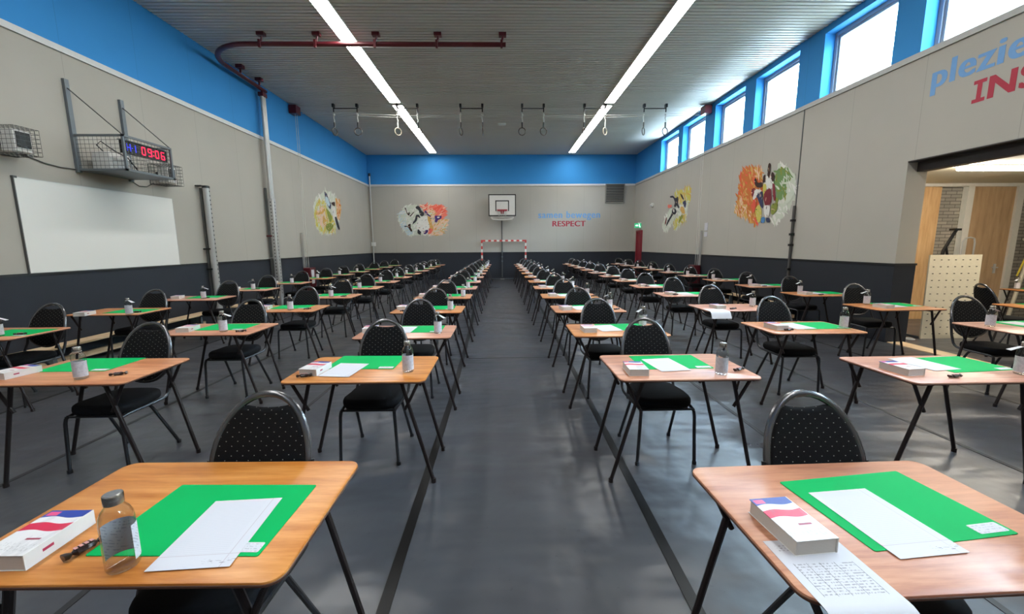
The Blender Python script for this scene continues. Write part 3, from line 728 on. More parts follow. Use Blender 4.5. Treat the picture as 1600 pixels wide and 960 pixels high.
b.box(0, .003, -.25, -.238, -.006, .006); b.build('blue_digits', M_LEDB, t, smooth=0)
MB().box(-.065, .0015, -.40, .40, .088, .096).build('case_top_rail', M_GREYST, t, smooth=0)
# equipment inside the cage
t = empty('cable_box', (-5.72, 6.42, CZ0+.004)); tag(t, 'white junction box with loose cables lying inside the clock cage', 'junction box')
b = MB(); b.slab(rrect(.26, .36, .03), 0, .27, .02); b.build('box_body', M_WHITEPL, t)
b = MB(); b.tube([(.0, -.1, .27), (-.05, -.15, .36), (.06, -.2, .40), (.1, -.05, .3), (.16, .1, .22), (.2, .2, .05)], .008, 6); b.tube([(-.05, .05, .27), (-.1, .12, .38), (.05, .16, .26), (.15, .25, .1)], .006, 6); b.build('cable', M_BLACK, t)
b = MB(); b.slab(rrect(.07, .36, .02, 3, .21, .08), .0, .05, .015); b.build('white_module', M_WHITEPL, t)
# caged speakers
def speaker(y0, y1, z0, z1, label):
    x0, x1 = XL, XL+.31; yc = (y0+y1)/2
    t = empty('speaker_cage', (0, 0, 0)); tag(t, 'wire cage around the ' + label.replace(' in a wire cage', '').replace('beyond', 'by'), 'wire cage')
    b = MB(); st = .052
    def gr(f, u0, u1, v0, v1):
        n = max(2, round((u1-u0)/st))
        for i in range(n+1): u = u0+(u1-u0)*i/n; b.tube([f(u, v0), f(u, v1)], .0026, 4)
        n = max(2, round((v1-v0)/st))
        for i in range(n+1): v = v0+(v1-v0)*i/n; b.tube([f(u0, v), f(u1, v)], .0026, 4)
    for y in (y0, y1): gr(lambda u, v, y=y: (u, y, v), x0, x1, z0, z1)
    gr(lambda u, v: (x1, u, v), y0, y1, z0, z1)
    for z in (z0, z1): gr(lambda u, v, z=z: (u, v, z), x0, x1, y0, y1)
    b.build('wire_mesh', M_WIRE, t, smooth=0)
    b = MB(); b.tube([(x0+.006, y0, z0), (x0+.006, y1, z0), (x0+.006, y1, z1), (x0+.006, y0, z1)], .006, 4, True); b.build('wall_ring', M_WIRE, t)
    s = empty('wall_speaker', (XL, yc, (z0+z1)/2)); tag(s, label, 'speaker')
    b = MB(); hy = .095; hz = .125
    b.slab([(.09, -hy), (.245, -hy), (.25, -hy+.006), (.25, hy-.006), (.245, hy), (.09, hy)], -hz, hz, .006); b.build('cabinet', M_WHITEPL, s)
    MB().box(.25, .258, -hy+.022, hy-.022, -hz+.05, hz-.02).build('grille', M_BLACK, s, smooth=0)
    MB().box(0, .09, -.03, .03, -.05, .05).build('wall_bracket', M_BLACK, s, smooth=0)
    b = MB(); b.lathe([(.014, 0), (.014, .004)], 10, (.11, -hy-.003, hz-.05)); b.build('port', M_BLACK, s)
speaker(5.14, 5.41, 2.66, 2.97, 'white wall speaker in a wire cage beyond the near end of the whiteboard')
speaker(7.34, 7.68, 2.62, 2.95, 'white wall speaker in a wire cage behind the clock')
b = MB(); b.tube([(XL+.012, 5.42, 2.72), (XL+.012, 5.7, 2.65), (XL+.012, 5.9, 2.63), (XL+.012, 6.11, 2.64)], .007, 6); tag(b.build('speaker_cable', M_WIRE), 'thin cable between the near speaker and the clock cage', 'cable')
b = MB(); b.tube([(XL+.012, 6.95, 2.62), (XL+.012, 7.1, 2.55), (XL+.012, 7.25, 2.56), (XL+.012, 7.4, 2.64)], .007, 6); tag(b.build('speaker_cable', M_WIRE), 'thin cable between the clock cage and the far speaker', 'cable')
# aluminium posts
def holes(b, x, y, z0, z1, st=.075, r=.011):
    z = z0
    while z < z1: b.lathe([(r, 0), (r, .003)], 8, (0, 0, 0)); z += st
t = empty('gym_post', (-5.83, 8.50, 0)); tag(t, 'short aluminium post with pin holes beside the whiteboard', 'post')
b = MB(); b.lathe([(.062, .0), (.062, 2.72)], 20); b.build('tube', M_ALU, t)
b = MB(); b.box(-.10, -.06, -.05, -.02, .25, 2.70); b.build('back_rail', M_WIRE, t, smooth=0)
b = MB(); b.lathe([(.066, 2.70), (.066, 2.74), (.05, 2.75)], 20); b.box(-.12, .0, -.13, -.02, 2.725, 2.745); b.build('cap', M_BLACK, t)
b = MB(); z = .5
while z < 2.66: b.box(.055, .0635, -.009, .009, z, z+.03); z += .085
b.build('pin_holes', M_BLACK, t, smooth=0)
b = MB(); b.box(-.125, .0, -.09, -.05, 1.5, 1.53); b.box(-.1, .0, -.09, -.05, 1.1, 1.13); b.build('clip', M_BLACK, t, smooth=0)
t = empty('gym_post', (-5.80, 10.80, 0)); tag(t, 'tall aluminium column rising to the maroon ceiling track', 'post')
b = MB(); b.tube([(0, -.035, 2.6), (0, -.035, 5.16)], .042, 14); b.tube([(0, .048, 2.6), (0, .048, 5.16)], .042, 14); b.build('upper_tubes', M_ALU, t)
b = MB(); b.slab(rrect(.13, .15, .03), 0, 2.75, .004); b.build('lower_profile', M_ALU, t)
b = MB(); z = .35
while z < 2.7: b.box(.062, .0665, -.013, .013, z, z+.026); b.box(-.013, .013, -.0765, -.072, z, z+.026); z += .085
b.build('pin_holes', M_BLACK, t, smooth=0)
b = MB(); b.box(-.12, -.07, -.10, -.06, .2, 3.0); b.build('back_rail', M_WIRE, t, smooth=0)
b = MB(); b.box(-.06, .06, -.09, .10, 5.16, 5.25); b.box(-.16, -.03, -.11, -.07, 1.8, 1.84); b.box(-.02, .02, -.02, .02, 5.24, 5.30); b.build('bracket', M_MAROON, t, smooth=0)
b = MB(); b.tube([(-.14, -.2, 1.27), (.06, .1, 1.27)], .005, 5); b.build('pin', M_ALU, t)
# maroon track
zr = 5.33
t = empty('ceiling_track', (0, 0, 0)); tag(t, 'maroon curved track hung under the ceiling on the whiteboard side', 'track')
P = [Vector((.10, 8.50, zr)), Vector((-2.5, 8.50, zr)), Vector((-4.78, 8.50, zr))]
for i in range(1, 12):
    a = math.pi/2*i/12; P.append(Vector((-4.78-1.0*math.sin(a), 9.5-1.0*math.cos(a), zr)))
P += [Vector((-5.78, 9.5, zr)), Vector((-5.79, 10.3, zr)), Vector((-5.80, 10.95, zr))]
b = MB(); b.tube(P, .042, 10, r2=.05); b.build('rail', M_MAROON, t)
for x, y in ((.02, 8.5), (-1.2, 8.5), (-2.36, 8.5), (-3.47, 8.5), (-4.5, 8.5)):
    b = MB(); b.tube([(x+.04, y-.02, H-.01), (x, y, zr+.03)], .02, 6); b.box(x-.05, x+.09, y-.07, y+.03, H-.06, H); b.box(x-.02, x+.02, y-.09, y-.05, zr-.09, zr+.05); b.build('hanger', M_MAROON, t)
for y in (9.9, 10.62):
    b = MB(); b.box(-5.82, -5.68, y-.06, y+.06, H-.07, H); b.tube([(-5.75, y, H-.05), (-5.75, y, zr+.03)], .025, 6); b.build('hanger', M_MAROON, t)
# ------------------------------------------------------------------ rings
RX = [-4.73, -4.07, -2.94, -2.37, -1.15, -.53, .60, 1.215, 2.38, 2.985, 4.10, 4.73]
RROT = [1.25, .15, .75, .1, 1.2, 1.52, .05, .35, 1.0, .8, .9, .45]
RY = 12.44
def make_ring(pale):
    t = empty('gym_ring')
    b = MB(); b.tube([(.100*math.sin(a), 0, -.100*math.cos(a)) for a in (2*math.pi*i/28 for i in range(28))], .0145, 8, True); b.build('ring', M_RINGP if pale else M_RINGW, t)
    b = MB(); b.slab(rrect(.040, .030, .008, 2), .085, .25, 0); b.build('strap', M_ROPE if pale else M_BLACK, t)
    b = MB(); b.tube([(0, 0, .235), (.012, 0, .30), (-.01, .01, .36), (0, 0, .42)], .014, 6); b.tube([(0, 0, .42), (.02, 0, .47), (-.02, 0, .50), (0, 0, .54)], .009, 6); b.build('rope', M_ROPE, t)
    b = MB(); b.lathe([(.004, 0), (.032, .008), (.032, .05), (.006, .06)], 12, (0, 0, .42)); b.build('pulley', M_ROPE, t)
    return t
RP = [make_ring(False), make_ring(True)]
PAIR = ['first pair from the whiteboard wall', 'pair under the whiteboard-side light line', 'third pair from the whiteboard wall', 'third pair from the window wall', 'pair under the window-side light line', 'first pair from the window wall']
for i, x in enumerate(RX):
    pale = i in (2, 9); pr = RP[pale]
    lab = ('pale' if pale else 'dark') + ' gym ring in the ' + PAIR[i//2] + (', nearer the whiteboard wall' if i % 2 == 0 else ', nearer the window wall')
    place(pr, (x, RY, 4.78), RROT[i], lab, 'gym ring', 'hanging gym rings')
    pr.name = pr.name
for k in range(6):
    x0, x1 = RX[2*k], RX[2*k+1]
    t = empty('ring_beam', ((x0+x1)/2, RY, H)); tag(t, 'dark beam under the ceiling carrying the ' + PAIR[k], 'beam', 'ring beams')
    hw = (x1-x0)/2
    b = MB(); b.tube([(-hw, 0, -.12), (hw, 0, -.12)], .014, 6); b.build('bar', M_BLACK, t)
    for s in (-1, 1):
        b = MB(); b.box(s*hw-.03, s*hw+.03, -.05, .05, -.09, 0); b.tube([(s*hw, 0, -.08), (s*hw, 0, -.22)], .018, 6); b.build('hanger', M_BLACK, t)
for dz, side, px in ((0, 'straight white pull rope running under the ceiling past the rings', 0), (-.055, 'second white pull rope sagging below the first one', 1)):
    b = MB()
    b.tube([(XL+.30, RY+.06, 5.34+dz), (-2.9, RY+.06, 5.235+dz), (0, RY+.06, 5.225+dz*.4), (2.9, RY+.06, 5.235+dz), (XR-.30, RY+.06, 5.30+dz)], .0065, 5)
    tag(b.build('pull_rope', M_ROPE), side, 'rope')
def winch(x, s, y, side):
    t = empty('rope_winch', (x, y, 0)); tag(t, 'maroon rope winch box with ropes to the ceiling on the ' + side, 'winch')
    b = MB(); b.slab(rrect(.22, .34, .02, 3, s*.13, 0), .22, .92, .01); b.slab(rrect(.18, .26, .02, 3, s*.11, 0), .0, .22); b.build('winch_box', M_MAROON, t)
    b = MB(); b.box(*sorted((s*.241, s*.244)), -.13, .05, .45, .86); b.build('notice_sheet', M_WHITEP, t, smooth=0)
    for k, dy in enumerate((-.15, -.03)):
        b = MB(); b.tube([(s*.13, dy, .92), (s*.13, dy*.9, 5.3)], .0055, 5); b.build('rope', M_ROPE, t)
    b = MB(); b.box(*sorted((0, s*.2)), -.22, .05, 5.25, 5.47); b.lathe([(.06, -.02), (.06, .02)], 12, (s*.13, -.1, 5.3)); b.build('pulley_block', M_MAROON, t)
    b = MB(); b.box(*sorted((0, s*.06)), -.11, -.08, .92, 1.95); b.build('guide_rail', M_ALU, t, smooth=0)
winch(XL+.025, 1, 12.55, 'whiteboard wall'); winch(XR-.025, -1, 12.55, 'window wall')
# wall rail on the window side
t = empty('wall_rail', (XR, 8.555, 0)); tag(t, 'dark vertical rail on the window wall beside the orange and green mural', 'rail')
MB().box(-.012, 0, -.008, .008, 2.3, ZT0).build('thin_strip', M_WIRE, t, smooth=0)
b = MB(); b.box(-.045, -.014, -.026, .026, .60, 2.32)
b.build('bar', plain('dark_grey_bar', (84, 82, 80), .4, .3), t, smooth=0)
for z in (1.0, 1.5, 1.72, 2.0): MB().box(-.075, 0, -.036, .03, z, z+.045).build('clip', M_BLACK, t, smooth=0)
# pipe in the far corner
t = empty('corner_pipe', (XL+.12, D-.10, 0)); tag(t, 'pale vertical pipe in the far corner by the whiteboard wall', 'pipe')
b = MB(); b.tube([(0, 0, .0), (0, 0, 4.60)], .028, 10); b.build('pipe', M_ALU, t)
b = MB(); b.lathe([(.05, 4.6), (.05, 4.72)], 12); b.build('cap', M_BLACK, t)
for s in (-1, 1): MB().box(s*.055-.045+.04, s*.055+.045+.04, -.055, -.03, 1.55, 1.72).build('valve_box', M_WHITEPL, t, smooth=0)
# small fixtures
b = MB(); b.slab(rrect(.20, .014, .004, 2), -.14, .14); b2 = None
t = empty('notice_sign', (XR, 12.28, 1.93)); tag(t, 'two small white notices by the ropes on the window wall', 'sign')
MB().box(-.012, 0, -.09, .09, .02, .24).build('notice', M_LABEL, t, smooth=0); MB().box(-.012, 0, -.09, .09, -.16, -.02).build('notice', M_LABEL, t, smooth=0)
t = empty('wall_detector', (XR, 16.75, 3.10)); tag(t, 'round white detector on the window wall left of the sport mural', 'detector')
b = MB(); b.tube([(0, 0, 0), (-.07, 0, 0)], .08, 16); b.build('body', M_WHITEPL, t); b = MB(); b.tube([(-.07, 0, 0), (-.11, 0, 0)], .045, 14); b.build('lens', M_WHITEPL, t)
t = empty('ceiling_sensor', (.02, 14.3, H)); tag(t, 'small white sensor on the ceiling beyond the middle rings', 'sensor')
b = MB(); b.slab(rrect(.26, .12, .03), -.06, 0, .015); b.build('body', M_WHITEPL, t)
t = empty('exit_sign', (XR+.0, 18.05, 2.36)); tag(t, 'small green exit sign above the dark red door', 'sign')
MB().box(-.30, -.02, -.02, .02, -.10, .10).build('sign_box', emit('green_exit_panel', (60, 170, 120), .9), t, smooth=0)
b = MB(); b.box(-.27, -.18, -.0235, -.02, -.02, .02); b.add([(-.20, -.0235, -.05), (-.20, -.0235, .05), (-.16, -.0235, 0)], [(0, 1, 2)])
b.lathe([(.018, 0), (.018, .003)], 8, (0, 0, 0)) if False else None
b.box(-.12, -.09, -.0235, -.02, -.01, .05); b.box(-.13, -.06, -.0235, -.02, -.03, -.01); b.box(-.10, -.05, -.0235, -.02, -.07, -.05); b.box(-.125, -.10, -.0235, -.02, .055, .08)
b.build('pictogram', emit('white_exit_pictogram', (225, 255, 240), 1.6), t, smooth=0)
MB().box(-.16, .02, -.015, .015, .10, .14).build('bracket', M_WHITEPL, t, smooth=0)
# ventilation grille
t = empty('vent_grille', (5.105, D, 3.83)); tag(t, 'grey slatted vent grille high on the end wall', 'vent')
MB().box(-.42, .42, -.03, 0, -.41, .41).build('backing', plain('dark_vent_backing', (48, 48, 48), .7), t, smooth=0)
b = MB()
for x0, x1, z0, z1 in ((-.44, -.40, -.42, .42), (.40, .44, -.42, .42), (-.40, .40, .39, .42), (-.40, .40, -.42, -.39)): b.box(x0, x1, -.06, 0, z0, z1)
b.build('frame', plain('vent_frame_grey', (138, 136, 128), .5), t, smooth=0)
b = MB()
for k in range(11):
    z = -.36+.07*k; b.add([(-.4, -.03, z), (.4, -.03, z), (.4, -.065, z-.03), (-.4, -.065, z-.03), (-.4, -.03, z+.008), (.4, -.03, z+.008), (.4, -.065, z-.022), (-.4, -.065, z-.022)], [(0, 1, 2, 3), (4, 5, 6, 7), (0, 1, 5, 4), (2, 3, 7, 6), (0, 3, 7, 4), (1, 2, 6, 5)])
b.build('slats', plain('vent_slat_grey', (128, 126, 120), .5), t, smooth=0)
# basketball board
t = empty('basketball_board', (.015, D, 0)); tag(t, 'white basketball backboard with red hoop on the end wall', 'basketball board')
yb = -.60
MB().box(-.585, .585, yb, yb+.03, 2.83, 3.735).build('backboard', M_WHITE, t, smooth=0)
b = MB(); w = .042
for x0, x1, z0, z1 in ((-.60, .60, 3.705, 3.75), (-.60, .60, 2.815, 2.86), (-.60, -.60+w, 2.86, 3.705), (.60-w, .60, 2.86, 3.705)): b.box(x0, x1, yb-.004, yb+.034, z0, z1)
b.build('border', M_BLACK, t, smooth=0)
b = MB()
for x0, x1, z0, z1 in ((-.30, .30, 3.445, 3.49), (-.30, -.255, 3.03, 3.445), (.255, .30, 3.03, 3.445)): b.box(x0, x1, yb-.004, yb, z0, z1)
b.build('target_square', M_BLACK, t, smooth=0)
b = MB(); b.slab([(-.24, 3.10), (-.18, 3.03), (-.07, 3.0), (-.06, 2.91), (.06, 2.91), (.07, 3.0), (.18, 3.03), (.24, 3.10)], 0, .05, 0, 1, lambda u, v, w: (u, yb-.004-w, v))
b.tube([(.225*math.sin(a), yb-.30-.225*math.cos(a), 3.02) for a in (2*math.pi*i/28 for i in range(28))], .010, 6, True); b.build('hoop', plain('hoop_red', (150, 24, 44), .4), t)
b = MB()
for i in range(14):
    a = 2*math.pi*i/14; a2 = a+.45
    b.tube([(.22*math.sin(a), yb-.30-.22*math.cos(a), 3.01), (.13*math.sin(a2), yb-.30-.13*math.cos(a2), 2.66)], .0035, 4); b.tube([(.22*math.sin(a), yb-.30-.22*math.cos(a), 3.01), (.13*math.sin(a-.45), yb-.30-.13*math.cos(a-.45), 2.66)], .0035, 4)
b.build('net', M_ROPE, t, smooth=0)
b = MB(); b.tube([(-.50, yb+.06, 2.78), (-.42, yb+.05, 2.69), (-.1, yb+.05, 2.66), (.1, yb+.05, 2.66), (.42, yb+.05, 2.69), (.50, yb+.06, 2.78)], .035, 8); b.tube([(-.5, yb+.06, 2.78), (.5, yb+.06, 2.78)], .03, 8); b.build('lower_pad', M_WHITE, t)
b = MB()
for x in (-.4, .4): b.box(x-.03, x+.03, yb+.03, -.04, 2.95, 3.01); b.box(x-.03, x+.03, yb+.03, -.04, 3.5, 3.56)
b.box(-.45, .45, -.06, -.026, 2.9, 3.6); b.build('wall_arm', M_GREYST, t, smooth=0)
t = empty('end_wall_pole', (-.005, D-.10, 0)); tag(t, 'thin dark pole on the end wall below the backboard', 'pole')
b = MB(); b.tube([(0, 0, .10), (0, 0, 2.66)], .026, 10); b.build('pole', M_WIRE, t)
b = MB()
for z in (.8, 1.0, 1.75): b.lathe([(.034, 0), (.034, .06)], 10, (0, 0, z))
b.build('collar', M_GREYST, t); MB().box(-.09, .09, -.06, .08, 0, .02).build('foot_plate', M_ALU, t, smooth=0)
MB().box(-.04, .04, 0, .08, 1.2, 1.26).build('wall_clip', M_GREYST, t, smooth=0)
# goal
t = empty('handball_goal', (.07, D-.22, 0)); tag(t, 'red and white striped goal frame against the end wall', 'goal')
def stripes(name, horiz, x, n, L0, L1, first_red):
    o = None
    for col in (0, 1):
        b = MB()
        for k in range(n):
            red = (k % 2 == 0) == first_red
            if red != (col == 0): continue
            a, c = L0+(L1-L0)*k/n, L0+(L1-L0)*(k+1)/n
            if horiz: b.box(a, c, -.035, .035, 1.72, 1.79)
            else: b.box(x-.035, x+.035, -.035, .035, a, c)
        b = b.build(name if col == 0 else 'white_stripes', M_RED if col == 0 else M_WHITE, t if col == 0 else o, smooth=0)
        if col == 0: o = b
stripes('crossbar', True, 0, 15, -.955, .955, True)
for x in (-.99, .99): stripes('post', False, x, 13, 0, 1.79, True)
b = MB()
for x in (-.99, .99): b.tube([(x, .03, .03), (x, .19, .03), (x, .19, 1.70), (x, .03, 1.75)], .014, 6)
b.tube([(-.99, .19, .03), (.99, .19, .03)], .014, 6); b.build('rear_frame', M_GREYST, t)
# ------------------------------------------------------------------ lettering on the walls
def text(name, body, size, mat, label, M4, bold=.022, spacing=1.0, serif_I=False):
    cu = bpy.data.curves.new(name, 'FONT'); cu.body = body; cu.size = size; cu.offset = .006*size; cu.extrude = .001; cu.align_x = 'LEFT'; cu.space_character = spacing; cu.resolution_u = 6
    o = bpy.data.objects.new(name+'_src', cu); COL.objects.link(o)
    bpy.context.view_layer.update()
    dg = bpy.context.evaluated_depsgraph_get(); me = bpy.data.meshes.new_from_object(o.evaluated_get(dg))
    bpy.data.objects.remove(o)
    if serif_I:
        xs = [v.co.x for v in me.vertices]; bm = bmesh.new(); bm.from_mesh(me)
        x0 = min(xs); ii = [v.co.x for v in me.vertices if v.co.x < x0+.16*size]; xa, xb = min(ii), max(ii); c = (xa+xb)/2; w_ = .19*size; hh = max(v.co.y for v in me.vertices)
        for z0, z1 in ((0, .10*size), (hh-.10*size-.005, hh-.004)):
            r = bmesh.ops.create_cube(bm, size=1)
            for v in r['verts']: v.co = Vector((c + v.co.x*2*w_, z0 + (v.co.y+.5)*(z1-z0), v.co.z*.002))
        bm.to_mesh(me); bm.free()
    bm = bmesh.new(); bm.from_mesh(me); base = bm.verts[:] + bm.edges[:] + bm.faces[:]
    for sx_ in (-1, 1):      # heavier strokes: the glyphs repeated a hair to each side
        g = bmesh.ops.duplicate(bm, geom=base)
        for v in g['geom']:
            if isinstance(v, bmesh.types.BMVert): v.co.x += sx_*bold*size; v.co.z += .0001*sx_
    bm.to_mesh(me); bm.free()
    me.materials.clear(); me.materials.append(mat)
    o = bpy.data.objects.new(name, me); COL.objects.link(o); o.matrix_world = M4
    tag(o, label, 'wall lettering'); return o
def wall_mat(axis, px, py, pz, sc=(1, 1)):
    if axis == 'back': R_ = Matrix(((1, 0, 0), (0, 0, -1), (0, 1, 0)))
    elif axis == 'right': R_ = Matrix(((0, 0, -1), (-1, 0, 0), (0, 1, 0)))
    q = R_.to_4x4() @ Matrix.Diagonal((sc[0], sc[1], 1, 1)); q.translation = Vector((px, py, pz)); return q
def fit(o, width, height):
    xs = [v.co.x for v in o.data.vertices]; ys = [v.co.y for v in o.data.vertices]
    x0, y0 = min(xs), min(ys); kx = width/(max(xs)-x0); ky = height/(max(ys)-y0)
    for v in o.data.vertices: v.co.x = (v.co.x-x0)*kx; v.co.y = (v.co.y-y0)*ky
o = text('wall_lettering', 'samen bewegen', .34, M_TXB, 'light blue words samen bewegen painted on the end wall', wall_mat('back', 1.645, D-.002, 2.66), .03, 1.12); fit(o, 2.82, .40)
o = text('wall_lettering', 'RESPECT', .34, M_TXR, 'crimson word RESPECT painted under the blue words on the end wall', wall_mat('back', 2.29, D-.002, 2.385), .03, 1.06); fit(o, 1.52, .245)
o = text('wall_lettering', 'plezier', .34, M_TXB, 'light blue word plezier painted above the store room opening', wall_mat('right', XR-.002, 6.06, 3.585), .03, 1.08); fit(o, 1.30, .41)
o = text('wall_lettering', 'NS', .34, M_TXR, 'crimson letters INS painted above the store room opening', wall_mat('right', XR-.002, 5.33, 3.31), .03, 1.06); fit(o, .50, .27)
bm = bmesh.new(); bm.from_mesh(o.data)
vs = [bm.verts.new((x, y, .001)) for x, y in ((-.17, 0), (-.025, 0), (-.025, .045), (-.07, .045), (-.07, .225), (-.025, .225), (-.025, .27), (-.17, .27), (-.17, .225), (-.125, .225), (-.125, .045), (-.17, .045))]
f = bm.faces.new(vs); f.normal_update(); bm.to_mesh(o.data); bm.free()
